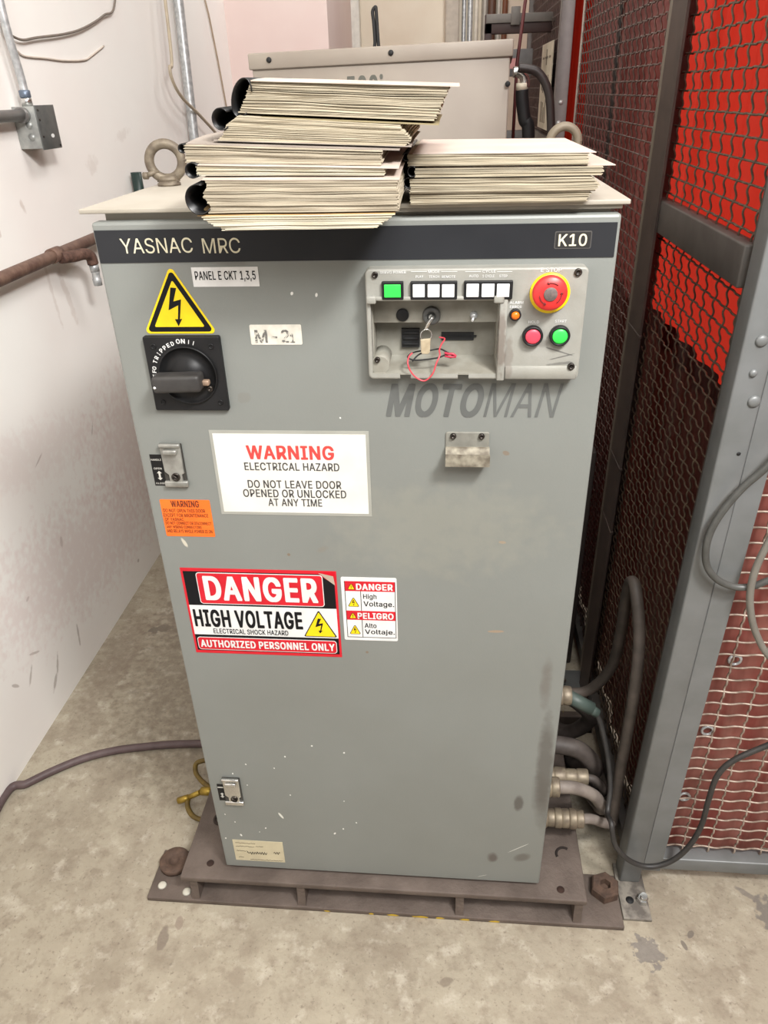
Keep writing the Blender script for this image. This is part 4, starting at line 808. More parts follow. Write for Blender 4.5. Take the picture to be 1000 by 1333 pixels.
def slab(mb, x0, x1, yf, yb, z0L, z0R, z1L, z1R, wav, dr, jit, rnd):
    nx, ny = 14, 7; V = []; F = []
    for top in (0, 1):
        for j in range(ny + 1):
            for i in range(nx + 1):
                u = i / nx; v = j / ny; x = x0 + (x1 - x0) * u
                y = yf + (yb - yf) * v ** 1.5 + (jit * math.sin(u * 9 + rnd) * .4 if j == 0 else 0)
                a, b_ = (z1L, z1R) if top else (z0L, z0R)
                z = a + (b_ - a) * u + wav * math.sin(u * 5.1 + rnd * .15) * .5 + wav * .35 * math.sin(u * 13 + rnd) + dr * droop(y)
                V.append((x, y, z))
    w_ = nx + 1; o = w_ * (ny + 1)
    for j in range(ny):
        for i in range(nx):
            q = (j * w_ + i, j * w_ + i + 1, (j + 1) * w_ + i + 1, (j + 1) * w_ + i); F.append(q[::-1]); F.append(tuple(k + o for k in q))
    for i in range(nx):
        F.append((i, i + 1, o + i + 1, o + i)); q = ny * w_; F.append((q + i + 1, q + i, o + q + i, o + q + i + 1))
    for j in range(ny):
        F.append(((j + 1) * w_, j * w_, o + j * w_, o + (j + 1) * w_)); q = nx; F.append((j * w_ + q, (j + 1) * w_ + q, o + (j + 1) * w_ + q, o + j * w_ + q))
    mb.add(V, F, False)
def manual(label, zb, zt, x0, x1, yf, dep, pm, n, leftx=None, rightx=None, cover=None, under=None, spine=None, dr=0.0, wav=.001, seed=1, group='old manuals on the cabinet lid'):
    """zb, zt: (left, right) heights of the underside and top; leftx/rightx(t): edge offsets up the block"""
    t = thing('manual', label, 'manual', ((x0 + x1) / 2, yf + dep / 2, min(zb)), group)
    rd = random.Random(seed); mb = MB(); cuts = [0.0]
    n = int(n * 1.9)
    while cuts[-1] < n: cuts.append(cuts[-1] + rd.uniform(.6, 1.5))
    cuts = [c / cuts[-1] for c in cuts]; t0 = 0
    ph = rd.uniform(0, 6)
    for k in range(len(cuts) - 1):
        a, b_ = cuts[k], cuts[k + 1]; mid = (a + b_) / 2
        lx = x0 + (leftx(mid) if leftx else 0) + rd.uniform(-.0009, .0009); rx = x1 + (rightx(mid) if rightx else 0) + rd.uniform(-.0022, .0012)
        gl = rd.choice((.00003, .00003, .00006, .0001, .0003))
        slab(mb, lx, rx, yf + rd.uniform(-.0011, .0011), yf + dep, zb[0] + (zt[0] - zb[0]) * a + gl, zb[1] + (zt[1] - zb[1]) * a + gl, zb[0] + (zt[0] - zb[0]) * b_ - gl, zb[1] + (zt[1] - zb[1]) * b_ - gl, wav * math.sin(PI * mid) if n > 3 else 0, dr, .0015, ph + k * .25)
    part('pages', mb, pm, t)
    for spec, nm_, zz, sg in ((under, 'back_cover', zb, -1), (cover, 'front_cover', zt, 1)):
        if spec:
            mb = MB(); cx0, cx1, cyf, cyb, cm = spec
            a = sg * .0003
            uL = (cx0 - x0) / (x1 - x0); uR = (cx1 - x0) / (x1 - x0)
            zl_ = zz[0] + (zz[1] - zz[0]) * uL; zr_ = zz[0] + (zz[1] - zz[0]) * uR
            if sg > 0: slab(mb, cx0, cx1, cyf, cyb, zl_ + .0001, zr_ + .0001, zl_ + .0010, zr_ + .0010, 0, dr, 0, 0)
            else: slab(mb, cx0, cx1, cyf, cyb, zl_ - .0008, zr_ - .0008, zl_ + .0001, zr_ + .0001, 0, dr, 0, 0)
            part(nm_, mb, cm, t)
    if spine:
        cx, cz, rx, rz, tilt, a0, a1 = spine; mb = MB(); n_ = 28; V = []; F = []; th = .0011
        ca, sa = math.cos(tilt), math.sin(tilt)
        for j, y in enumerate((yf - .002, yf + dep)):
            for q, s_ in enumerate((1.0, 0.0)):
                for k in range(n_ + 1):
                    g = a0 + (a1 - a0) * k / n_; ex_ = (rx - th * (1 - s_)) * math.cos(g); ez_ = (rz - th * (1 - s_)) * math.sin(g)
                    V.append((cx + ex_ * ca - ez_ * sa, y, cz + ex_ * sa + ez_ * ca + dr * droop(y)))
        w_ = n_ + 1
        for k in range(n_):
            F += [(k, k + 1, 2 * w_ + k + 1, 2 * w_ + k), (w_ + k + 1, w_ + k, 3 * w_ + k, 3 * w_ + k + 1), (k + 1, k, w_ + k, w_ + k + 1), (2 * w_ + k, 2 * w_ + k + 1, 3 * w_ + k + 1, 3 * w_ + k)]
        F += [(0, 2 * w_, 3 * w_, w_), (n_, w_ + n_, 3 * w_ + n_, 2 * w_ + n_)]
        mb.add(V, F, True); part('comb_spine', mb, M_spine, t)
    return t
# left stack, bottom to top (z at left / right edge)
manual('white paged manual at the bottom of the left stack, overhanging the front', (LIDZ + .0009, LIDZ + .0009), (1.5045, 1.5035), -.150, .070, -.121, .285, M_pagew, 7, leftx=lambda t: .028 * (1 - t) ** 1.6 - .006, rightx=lambda t: -.022 * (1 - t), dr=1.0, wav=.0006, seed=2, under=(-.135, .045, -.119, .16, M_pagew), cover=(-.1615, .07, -.1195, .16, mat('tan_cover', rgb(196, 162, 112), .7, c2=rgb(176, 140, 96))))
manual('thick brown edged manual second from the bottom of the left stack', (1.5060, 1.5050), (1.5420, 1.5380), -.148, .074, -.120, .285, M_page2, 17, leftx=lambda t: .003 * math.sin(9 * t), dr=.9, wav=.0012, seed=3, spine=(-.157, 1.522, .0155, .0165, 0.1, PI * .35, PI * 1.75), cover=(-.150, .076, -.121, .165, M_cover))
manual('thin white manual with a glossy black comb spine, third up the left stack', (1.5435, 1.5393), (1.5540, 1.5465), -.157, .060, -.112, .275, M_pagew, 5, dr=.7, wav=.0004, seed=4, spine=(-.162, 1.5490, .0085, .0085, 0, PI * .2, PI * 1.8), cover=(-.155, .075, -.114, .16, M_cover), rightx=lambda t: 0)
manual('yellowed manual with a wrinkled middle, fourth up the left stack', (1.5555, 1.5480), (1.5735, 1.5625), -.170, .056, -.106, .27, M_page2, 9, dr=.65, wav=.001, seed=5, spine=(-.172, 1.5705, .005, .005, 0, PI * .3, PI * 1.7), cover=(-.170, .075, -.100, .18, M_coverg))
manual('soft edged manual directly under the thick top manual', (1.5750, 1.5640), (1.5990, 1.5855), -.135, .086, -.092, .27, M_page, 12, leftx=lambda t: .025 * t + .002 * math.sin(8 * t), rightx=lambda t: -.004 + .005 * math.sin(5 * t), dr=.55, wav=.0008, seed=6, spine=(-.127, 1.5965, .0105, .0115, 0, PI * .22, PI * 1.75), under=(-.139, .088, -.0925, .17, M_coverg), cover=(-.10, .119, -.088, .16, mat('olive_cover', rgb(142, 130, 98), .7)))
manual('thick yellowed manual with a wide black spine on top of the left stack', (1.6005, 1.5868), (1.6330, 1.6215), -.111, .113, -.082, .27, M_page, 20, leftx=lambda t: .020 * t ** .7, rightx=lambda t: .018 * t ** .8, dr=.55, wav=.0012, seed=8, spine=(-.1030, 1.6160, .0115, .0205, -.34, PI * .16, PI * 1.78), cover=(-.090, .141, -.086, .18, M_cover))
# right stack
RX0 = .082
manual('stained manual lowest in the right stack, lying flat on the lid', (LIDZ + .0002, LIDZ + .0002), (1.5015, 1.5005), RX0, .303, -.012, .27, M_page, 7, seed=11, rightx=lambda t: .004 * t, wav=.0006)
manual('manual with crumpled right corners, second up the right stack', (1.5025, 1.5015), (1.5190, 1.5175), RX0, .309, -.016, .27, M_page, 8, seed=12, rightx=lambda t: .006 * math.sin(4 * t), wav=.001, spine=(RX0 - .002, 1.5145, .006, .0065, 0, PI * .3, PI * 1.7), under=(RX0 + .002, .311, -.014, .25, M_cover))
manual('thin manual with a black spine and wide cover, third up the right stack', (1.5205, 1.5190), (1.5310, 1.5290), RX0 + .006, .317, -.018, .27, M_page, 5, seed=13, wav=.0006, spine=(RX0 + .003, 1.5275, .006, .0065, 0, PI * .25, PI * 1.75), cover=(RX0 + .02, .332, -.014, .27, M_cover))
t_ = manual('pale covered manual on top of the right stack', (1.5330, 1.5308), (1.5470, 1.5440), RX0 - .002, .298, -.020, .27, M_page, 7, seed=14, wav=.0008, spine=(RX0 - .004, 1.5445, .005, .005, 0, PI * .3, PI * 1.7), cover=(RX0 + .004, .306, -.022, .27, mat('pale_rose_cover', rgb(200, 184, 172), .7, c2=rgb(186, 168, 158), scale=10)))

# ------------------------------------------------------------------ plumbing and boxes on the left wall
WX = -1.03
M_pipe = mat('brown_pipe', rgb(128, 102, 88), .6, .25, c2=rgb(100, 74, 64), scale=40, bump=.1)
pp = thing('air_pipe', 'brown iron pipe running along the white wall to a tee', 'pipe', (WX + .04, .6, 1.18))
pa = on(0, 357, 0, -.99); pb = on(117, 303, 0, -.99)
mb = MB(); cyl(mb, (-.99, -1.4, 1.218), (-.99, 2.6, 1.246), .017, 18); part('run', mb, M_pipe, pp)
te = on(70, 327, 0, -.99)
mb = MB(); cyl(mb, (-.99, te.y - .022, 1.2365), (-.99, te.y + .026, 1.2365), .0205, 20); part('tee', mb, M_pipe, pp)
e0 = Vector((-.978, te.y + .005, 1.228))
br = spline([e0, e0 + Vector((.018, .045, -.004)), e0 + Vector((.030, .088, -.006)), e0 + Vector((.036, .112, -.018)), e0 + Vector((.037, .117, -.040))], 6)
mb = MB(); tube(mb, br, .0165, 14); part('elbow', mb, M_rust, pp, 'rusty elbow')
q = br[-1]; mb = MB(); cyl(mb, q, q + Vector((0, .003, -.022)), .0135, 16); lathe(mb, [(.0125, 0), (.0135, -.006), (.0115, -.010), (.0115, -.024), (.0135, -.028), (.0125, -.046)], (q.x, q.y + .003, q.z - .018), 'z', 14); part('quick_coupler', mb, M_steel, pp, 'bright quick coupler')


# conduits with the square junction box
jb = thing('junction_box', 'square steel junction box on the white wall, top left, with two conduits', 'junction box', (-1.0, 1.16, 1.503))
M_jb = mat('galvanised_box', rgb(176, 178, 174), .45, .5, c2=rgb(150, 152, 150), scale=50)
mb = MB(); box(mb, WX, -.967, 1.112, 1.212, 1.506, 1.607, .002); part('box', mb, M_jb, jb)
mb = MB(); box(mb, -.967, -.9635, 1.110, 1.216, 1.503, 1.609, .001); part('cover', mb, mat('dull_cover', rgb(112, 114, 112), .5, .5, c2=rgb(98, 100, 99), scale=40), jb, 'dull grey cover plate')
for zk in (1.563, 1.534):
    mb = MB(); torus(mb, (-1.0 + .008, 1.1115, zk), .0095, .0008, None, n=26, k=6); lathe(mb, [(.009, 1.1125), (.009, 1.1112), (0, 1.1112)], (-1.0 + .008, 0, zk), 'y', 20); part('knockout', mb, M_jb, jb)
for (yy_, zz_) in ((1.122, 1.598), (1.122, 1.575), (1.122, 1.535), (1.208, 1.51)):
    mb = MB(); lathe(mb, [(.0028, -.9635), (.0028, -.9615), (0, -.9612)], (0, yy_, zz_), 'x', 12); part('screw', mb, M_screw, jb)
mb = MB(); prism(mb, [(1.175 + .009 * math.cos(a * PI / 8), 1.535 + .005 * math.sin(a * PI / 8)) for a in range(16)], 'x', -.9628, -.9634); part('sticker', mb, M_white, jb, 'small white oval sticker')
cn = thing('conduit', 'thin bright conduit rising from the junction box, top left', 'conduit', (-1.0, 1.16, 1.607))
mb = MB(); lathe(mb, [(.014, 0), (.014, .018), (.0115, .020)], (-1.0, 1.145, 1.607), 'z', 18); part('connector', mb, M_chrome, cn)
mb = MB(); lathe(mb, [(.0135, .020), (.0145, .022), (.0145, .036), (.012, .038)], (-1.0, 1.145, 1.607), 'z', 18); part('compression_ring', mb, mat('blue_steel_ring', rgb(110, 122, 138), .4, .5), cn, 'bluish ring')
mb = MB(); tube(mb, spline([(-1.0, 1.145, 1.64), (-1.0, 1.145, 1.67), (-1.0, 1.138, 1.72), (-1.0, 1.130, 1.78), (-1.0, 1.128, 1.9), (-1.0, 1.128, 2.6), (-1.0, 1.128, 3.28)], 6), .0105, 14); part('tube', mb, M_steel, cn)
mb = MB(); cyl(mb, (-1.0, 1.1, 1.587), (-1.0, -1.5, 1.578), .0145, 18); lathe(mb, [(.019, 1.094), (.019, 1.112)], (-1.0, 0, 1.587), 'y', 18)
solo('conduit', mb, mat('grey_conduit', rgb(142, 140, 138), .4, .6), 'grey horizontal conduit entering the junction box from the left edge', 'conduit')
def wallpath(P, x): return [Vector((x, on(a, b_, 0, x).y, on(a, b_, 0, x).z)) for a, b_ in P]
M_wirew = mat('grey_wire', rgb(122, 112, 102), .6)
mb = MB(); tube(mb, spline([Vector((-1.018, 1.09, 2.3)), Vector((-1.005, 1.08, 1.95))] + wallpath([(2, 22), (7, 40), (16, 47), (30, 52), (48, 49), (85, 44), (110, 36), (135, 20), (150, 0)], -1.018) + [Vector((-1.018, 2.08, 2.2))]), .0034, 8)
solo('cable', mb, M_wirew, 'thin grey cable sagging across the upper left wall', 'cable')
mb = MB(); tube(mb, spline(wallpath([(22, 66), (32, 73), (60, 76), (85, 79), (110, 78), (120, 72), (135, 60)], -1.0265)), .0026, 8)
solo('cable', mb, mat('painted_wire', rgb(206, 194, 182), .8), 'painted over wire lying on the wall below the grey cable', 'cable')
# tall conduit farther along the wall
tc_ = thing('conduit', 'tall bright conduit on the white wall behind the lifting eye', 'conduit', (-1.005, 2.55, 0))
c0 = on(232, 0, 0, -1.0); c1 = on(254, 190, 0, -1.0)
mb = MB(); tube(mb, [(-1.0, c0.y, 3.28), (-1.0, c0.y, c0.z), (-1.0, c1.y, c1.z), (-1.0, c1.y + .01, .02)], .021, 18); part('tube', mb, M_steel, tc_)
mb = MB(); lathe(mb, [(.027, 0), (.027, .05)], (-1.0, c1.y, c1.z - .15), 'z', 18); part('coupling', mb, M_steel, tc_)
mb = MB(); box(mb, WX, -1.02, c0.y - .03, c0.y + .03, 2.3, 2.32); part('strap', mb, M_steel, tc_)
mb = MB(); tube(mb, spline([Vector((-1.0, 2.44, 2.4))] + wallpath([(222, 60), (221, 88), (226, 108), (238, 128), (260, 150), (285, 178), (300, 200)], -.972)), .0065, 8)
solo('cable', mb, mat('cream_cable', rgb(186, 172, 150), .6), 'cream cable hanging from behind the tall conduit toward the manuals', 'cable')
mb = MB(); tube(mb, wallpath([(264, -12), (272, 20), (284, 80), (296, 145), (312, 220)], -1.024), .004, 8)
solo('cable', mb, mat('tan_wire', rgb(176, 156, 134), .6), 'straight thin tan wire down the far left wall', 'cable')
sl = on(177, 240, 0, -1.0)
mb = MB(); cyl(mb, (-1.0, 1.805, 1.20), (-1.0, 1.805, 1.388), .019, 20); box(mb, WX, -1.0, 1.80, 1.81, 1.25, 1.27)
solo('pipe_stub', mb, mat('dark_green_pipe', rgb(30, 50, 46), .4), 'short dark green pipe standing up beside the wall, behind the cabinet lid', 'pipe')

# ------------------------------------------------------------------ floor hose and yellow cord, left
def floorpath(P, z): return [Vector((on(a, b_, 2, z).x, on(a, b_, 2, z).y, z)) for a, b_ in P]
mb = MB(); tube(mb, spline([Vector((-1.0, -1.6, .011)), Vector((-1.016, -.6, .011)), Vector((-1.012, .0, .011))] + floorpath([(8, 1033), (35, 1020), (70, 1003), (110, 987), (150, 977), (190, 972), (225, 969), (262, 968)], .011) + [Vector((-.35, .45, .011)), Vector((-.32, .62, .011))]), .011, 10)
hose = solo('air_hose', mb, mat('brown_hose', rgb(96, 80, 80), .55, c2=rgb(84, 68, 68), scale=30), 'brown rubber hose lying across the floor left of the cabinet', 'hose')
M_yel = mat('yellow_cord', rgb(120, 98, 40), .6, c2=rgb(94, 76, 32), scale=60)
yl = thing('grounding_cord', 'yellow cord with brass fittings coming out low on the left of the cabinet', 'cord', (-.5, .25, 0))
mb = MB(); tube(mb, spline([(-.36, .33, .13), (-.40, .33, .12), (-.46, .34, .075), (-.51, .345, .045), (-.535, .34, .035), (-.53, .315, .03), (-.505, .285, .035), (-.475, .255, .05), (-.455, .235, .06)]), .0065, 8); part('cord', mb, M_yel, yl)
mb = MB(); cyl(mb, (-.485, .235, .055), (-.455, .232, .06), .011, 10); cyl(mb, (-.53, .24, .02), (-.49, .235, .05), .007, 10); cyl(mb, (-.555, .235, .012), (-.525, .24, .022), .009, 6); part('fitting', mb, mat('brass', rgb(176, 148, 66), .4, .7), yl, 'brass fittings')
mb = MB(); tube(mb, spline([(-.53, .245, .02), (-.525, .22, .012), (-.505, .195, .01), (-.48, .185, .008), (-.455, .18, .008)]), .0065, 8); part('cord', mb, M_yel, yl)

# ------------------------------------------------------------------ wire mesh fence, right
M_frame = mat('dark_fence_steel', rgb(92, 88, 84), .5, .2, c2=rgb(80, 76, 72), scale=20)
M_post = mat('grey_fence_steel', rgb(122, 124, 124), .45, .25, c2=rgb(112, 114, 113), scale=14)
M_brown = mat('brown_fence_steel', rgb(74, 62, 56), .55, .2, c2=rgb(62, 52, 47), scale=20)
M_wire = mat('dark_mesh_wire', rgb(104, 88, 70), 0.6, 0.1, c2=rgb(74, 61, 50), scale=90)
M_wirel = mat('pale_mesh_wire', rgb(176, 160, 146), .5, .35, c2=rgb(132, 116, 104), scale=90)
def mesh_panel(plane, val, u0, u1, z0, z1, pu=.0555, pz=.0304, amp=.0034, r_=.0019, zoff=0, uoff=0, sides=5):
    """crimped woven wire: plane 'x' (runs along y) or 'y' (runs along x)"""
    mb = MB()
    def P(u, d, z): return (val + d, u, z) if plane == 'x' else (u, val + d, z)
    nu = int((u1 - u0 - uoff) / pu) + 1; nz_ = int((z1 - z0 - zoff) / pz) + 1
    for i in range(nu):
        u = u0 + uoff + i * pu; s_ = 1; pts = []
        k = 0; z = z0
        st = pz / 8
        while z < z1 + 1e-6:
            pts.append(P(u, amp * .7 * s_ * math.sin(2 * PI * (z - z0 - zoff) / pz), z)); z += st
        tube(mb, pts, r_, sides, True, False)
    for j in range(nz_):
        z = z0 + zoff + j * pz; s_ = 1; pts = []; u = u0; st = pu / 10
        while u < u1 + 1e-6:
            pts.append(P(u, -amp * .75 * s_ * math.sin(2 * PI * (u - u0 - uoff) / pu), z + amp * .2 * s_ * math.sin(2 * PI * (u - u0 - uoff) / pu))); u += st
        tube(mb, pts, r_, sides, True, False)
    return mb
# corner post
cp = thing('fence_post', 'grey square corner post of the mesh cage, bolted to the floor beside the cabinet', 'fence post', (.5725, .105, 0))
LEAN = .012
def leanM(x0): return Matrix(((1, 0, LEAN, 0), (0, 1, 0, 0), (0, 0, 1, 0), (0, 0, 0, 1)))
mb = MB(); box(mb, .548, .594, .08, .128, .008, 2.25, .004); tx(mb, leanM(0)); part('post', mb, M_post, cp)
mb = MB(); box(mb, .541, .603, -.008, .128, 0, .008, .001); part('base_plate', mb, mat('scuffed_plate', rgb(140, 134, 124), .6, .2, c2=rgb(96, 90, 84), scale=40, lo=.4, hi=.6), cp)
mb = MB(); cyl(mb, (.590, .035, .008), (.590, .032, .034), .0075, 12); lathe(mb, [(.0125, .008), (.0125, .020), (.010, .022)], (.590, .035, 0), 'z', 6, False); part('anchor_bolt', mb, M_chrome, cp, 'bright anchor bolt and nut')
mb = MB(); lathe(mb, [(.009, .0082), (.009, .0086), (0, .0086)], (.563, .036, 0), 'z', 16); part('bolt_hole', mb, M_blackm, cp)
for (a, b_, rr) in ((992, 444, .009), (982, 523, .0095), (981, 486, .006)):
    p = on(a, b_, 1, .079); mb = MB(); lathe(mb, [(rr, .0805), (rr, .0785), (rr * .7, .076), (0, .0755)], (p.x, 0, p.z), 'y', 18); part('rivet', mb, M_post, cp)
p = on(962, 591, 1, .079); mb = MB(); lathe(mb, [(.0032, .0795), (.0032, .0792), (0, .0792)], (p.x, 0, p.z), 'y', 12); part('rivet_hole', mb, M_blackm, cp)
# gate (faces the camera, right of the post)
gate = thing('fence_gate', 'grey framed mesh gate at the right edge, facing forward', 'gate', (1.05, .105, 0.05))
def lb(mb, *a, **k):
    m2 = MB(); box(m2, *a, **k); tx(m2, leanM(0)); mb.add(m2.v, m2.f, False); return mb
mb = MB(); lb(mb, .5942, .634, .083, .128, .05, 2.1, bev=.0015); box(mb, .63, 1.52, .088, .126, .05, .088, .003); box(mb, .655, 1.52, .088, .126, 2.06, 2.1, .003); box(mb, 1.52, 1.56, .085, .128, .05, 2.1, .003); part('frame', mb, M_post, gate)
mb = mesh_panel('y', .112, .625, 1.53, .07, 2.08, .0572, .0312, amp=.0036, r_=.0022, zoff=.036, uoff=.058); part('wire_mesh', mb, M_wirel, gate, 'pale crimped wire mesh')
# side panel beside the cabinet
fp = thing('mesh_fence', 'mesh fence panel beside the cabinet with a wide grey mid rail and red behind', 'fence panel', (.575, .4, 0.05))
mb = MB(); m2 = MB(); box(m2, .555, .59, .130, .150, .05, 2.2, .002); tx(m2, leanM(0)); mb.add(m2.v, m2.f); box(mb, .5585, .59, .13, .70, .05, .09); box(mb, .5585, .59, .13, .70, 2.16, 2.2); part('frame', mb, M_frame, fp)
mb = MB(); ra = [on(857, 258, 0, .558), on(977, 326, 0, .566), on(965, 388, 0, .566), on(850, 300, 0, .558)]
zt_, zb_ = 1.407, 1.345
box(mb, .5585, .587, .14, .70, zb_, zt_, .003); part('mid_rail', mb, M_frame, fp)
mb = mesh_panel('x', .578, .135, .712, .07, 2.18, .0555, .0304, zoff=.0105, uoff=.03); part('wire_mesh', mb, M_wire, fp, 'dark crimped wire mesh')
# post between the two side panels
ps = thing('fence_post', 'dark brown post between the two side mesh panels behind the cabinet', 'fence post', (.575, .715, 0))
mb = MB(); prism(mb, [(.553, .634), (.558, .634), (.558, .738), (.598, .738), (.598, .744), (.553, .744)], 'z', .006, 2.25); sharp(part('post', mb, M_brown, ps))
mb = MB(); box(mb, .555, .59, .745, .777, .05, 2.2, .002); part('edge_strip', mb, mat('worn_edge', rgb(116, 108, 96), .5, .3), ps, 'paler edge strip')
for zz_ in (1.128, .80, .62):
    mb = MB(); box(mb, .5515, .560, .632, .746, zz_ - .006, zz_ + .002, .001); part('collar', mb, M_brown, ps)
mb = MB(); box(mb, .45, .62, .66, .80, 0, .008, .001); part('base_plate', mb, M_post, ps); mb = MB(); lathe(mb, [(.012, .008), (.012, .02), (.006, .021), (.006, .034), (0, .034)], (.50, .74, 0), 'z', 10); part('anchor_bolt', mb, M_chrome, ps)
# far side panel
fp2 = thing('mesh_fence', 'darker mesh fence panel farther back behind the manuals', 'fence panel', (.575, 1.4, .05))
for z_ in (.05, 2.16):
    mb = MB(); box(mb, .56, .59, .79, 2.09, z_, z_ + .04); part('frame_rail', mb, M_frame, fp2)
mb = MB(); box(mb, .575, .581, 2.075, 2.10, .05, 2.2, .001); part('end_strip', mb, mat('bare_edge', rgb(186, 178, 168), .4, .4), fp2, 'bright end strip')
mb = mesh_panel('x', .577, .79, 2.08, .09, 2.16, .0555, .0304, zoff=.01, uoff=.02, sides=4); part('wire_mesh', mb, mat('brown_mesh_wire', rgb(116, 100, 92), .5, .3, c2=rgb(84, 68, 62), scale=90), fp2)
# far post and third panel
p3 = thing('fence_post', 'grey far post of the cage with a red strip beside it', 'fence post', (.575, 2.52, 0))
mb = MB(); box(mb, .548, .600, 2.49, 2.54, 0, 2.3, .003); part('post', mb, mat('far_grey_post', rgb(112, 106, 104), .5, .2), p3)
for (a, b_) in ((730.5, 133), (727.5, 160)):
    p = on(a, b_, 1, 2.487); mb = MB(); lathe(mb, [(.009, 2.49), (.009, 2.486), (0, 2.483)], (p.x, 0, p.z), 'y', 14); part('rivet', mb, M_steel, p3)
fp3 = thing('mesh_fence', 'brown mesh fence panel at the back of the cage, holding a white sign strip', 'fence panel', (.565, 3.2, .05))
mb = MB(); box(mb, .555, .58, 2.56, 4.05, 1.30, 1.42); box(mb, .55, .585, 4.02, 4.07, .05, 2.3, .002); box(mb, .555, .58, 2.56, 4.05, 2.24, 2.3); part('frame', mb, mat('far_frame', rgb(110, 104, 100), .5, .2), fp3)
mb = mesh_panel('x', .57, 2.56, 4.03, 1.42, 2.25, .0555, .045, zoff=.01, uoff=.02, sides=4); part('wire_mesh', mb, mat('far_mesh_wire', rgb(104, 88, 82), .5, .3), fp3)
mb = MB(); box(mb, .582, .60, 2.56, 4.03, .08, 2.24); part('backing_sheet', mb, mat('maroon_backing', rgb(84, 52, 48), .7, c2=rgb(66, 42, 38), scale=6), fp3)
sg = thing('sign', 'tall narrow white sign strip with faint marks on the far mesh panel', 'sign', (.553, 3.0, 1.44))
pts = [X_ for X_ in (on(709, 58, 0, .553), on(724, 55, 0, .553), on(713, 168, 0, .553), on(703.5, 158, 0, .553))]
mb = MB(); ya, yb2 = 2.70, 3.14; prism(mb, [(ya, 1.445), (yb2, 1.445), (yb2, 1.785), (ya, 1.785)], 'x', .549, .553); part('board', mb, mat('off_white_sign', rgb(206, 196, 174), .6), sg)
mb = MB(); rr_ = random.Random(9)
def sgline(y0_, y1_, z0_, z1_): box(mb, .5475, .549, y0_ - .11, y1_ - .11, z0_, z1_)
sgline(3.02, 3.04, 1.70, 1.76); sgline(2.98, 3.08, 1.725, 1.733); sgline(2.87, 2.93, 1.725, 1.733); sgline(3.13, 3.19, 1.725, 1.733)
for k in range(6): sgline(2.9 + k * .05, 2.915 + k * .05, 1.60 + rr_.uniform(-.01, .01), 1.66)
for k in range(4): sgline(2.95 + k * .06, 2.97 + k * .06, 1.47, 1.55 + rr_.uniform(-.02, .02))
part('marks', mb, mat('faint_sign_ink', rgb(120, 108, 92), .6), sg)

# ------------------------------------------------------------------ red welding curtains behind the mesh
def curtain_mat(name, c, c2, tr, trw, scale=3, stretch=(4, 4, .6)):
    m = mat(name, c, .35, c2=c2, scale=scale, detail=5, lo=.35, hi=.65, stretch=stretch)
    nt = m.node_tree; N = nt.nodes; L = nt.links; b = N['Principled BSDF']; out = [n for n in N if n.type == 'OUTPUT_MATERIAL'][0]
    t = N.new('ShaderNodeBsdfTranslucent'); t.inputs[0].default_value = tr
    mx = N.new('ShaderNodeMixShader'); mx.inputs[0].default_value = trw
    L.new(b.outputs[0], mx.inputs[1]); L.new(t.outputs[0], mx.inputs[2]); L.new(mx.outputs[0], out.inputs[0]); return m
def drape(plane, val, u0, u1, z0, z1, amp=.008, period=.16, seed=0, nz=14):
    mb = MB(); rd = random.Random(seed); n = int((u1 - u0) / .012); V = []; F = []
    ph = rd.uniform(0, 6)
    for j in range(nz + 1):
        z = z0 + (z1 - z0) * j / nz
        for i in range(n + 1):
            u = u0 + (u1 - u0) * i / n
            d = amp * math.sin(2 * PI * u / period + ph + .6 * math.sin(z * 3 + u * 5)) + amp * .4 * math.sin(2 * PI * u / (period * .43) + ph * 2 + z)
            V.append((val + d, u, z) if plane == 'x' else (u, val + d, z))
    w_ = n + 1; o = len(V)
    for j in range(nz):
        for i in range(n): F.append((j * w_ + i, j * w_ + i + 1, (j + 1) * w_ + i + 1, (j + 1) * w_ + i))
    mb.add(V, F, True); return mb
M_curt = curtain_mat('red_curtain_vinyl', rgb(150, 26, 22), rgb(130, 18, 17), (.5, .03, .016, 1), .72)
mb = drape('x', .640, .14, 1.00, 1.085, 2.2, .008, .17, 1)
solo('welding_curtain', mb, M_curt, 'bright red welding curtain behind the mesh beside the cabinet', 'curtain')
M_curtd = curtain_mat('unlit_curtain_vinyl', rgb(50, 26, 22), rgb(38, 20, 17), (.06, .012, .008, 1), .25)  # darkness of the unlit lower curtain is put into this colour
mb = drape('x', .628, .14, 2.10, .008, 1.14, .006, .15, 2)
solo('welding_curtain', mb, M_curtd, 'lower welding curtain behind the mesh beside the cabinet, its unlit dark brown put into the colour', 'curtain')
M_curtm = curtain_mat('maroon_curtain_vinyl', rgb(126, 78, 74), rgb(84, 44, 42), (.2, .05, .04, 1), .3, scale=5)
mb = drape('x', .610, .965, 2.10, 1.12, 2.2, .009, .14, 3)
solo('welding_curtain', mb, M_curtm, 'maroon welding curtain behind the farther mesh panel', 'curtain')
ya_ = on(806, 20, 0, .604).y; yb_ = on(795, 180, 0, .604).y
mb = MB(); prism(mb, [(ya_ - .02, 2.2), (ya_ + .025, 2.2), (yb_ + .03, 1.2), (yb_ - .015, 1.2)], 'x', .602, .6045)  # dark band put in for the seam where curtains overlap
solo('strap', mb, M_blackm, 'dark band standing in for the curtain seam, between the farther mesh panel and the maroon curtain', 'strap')
mb = drape('x', .70, 2.2, 4.3, .05, 2.3, .01, .2, 4)
solo('welding_curtain', mb, M_curt, 'red curtain showing in the narrow gap by the far grey post', 'curtain')
M_curtf = curtain_mat('dusty_red_curtain', rgb(150, 98, 88), rgb(124, 58, 52), (.3, .06, .04, 1), .15, scale=5, stretch=(5, 5, 1))
mb = drape('y', .150, .64, 1.6, .05, 2.1, .009, .13, 5)
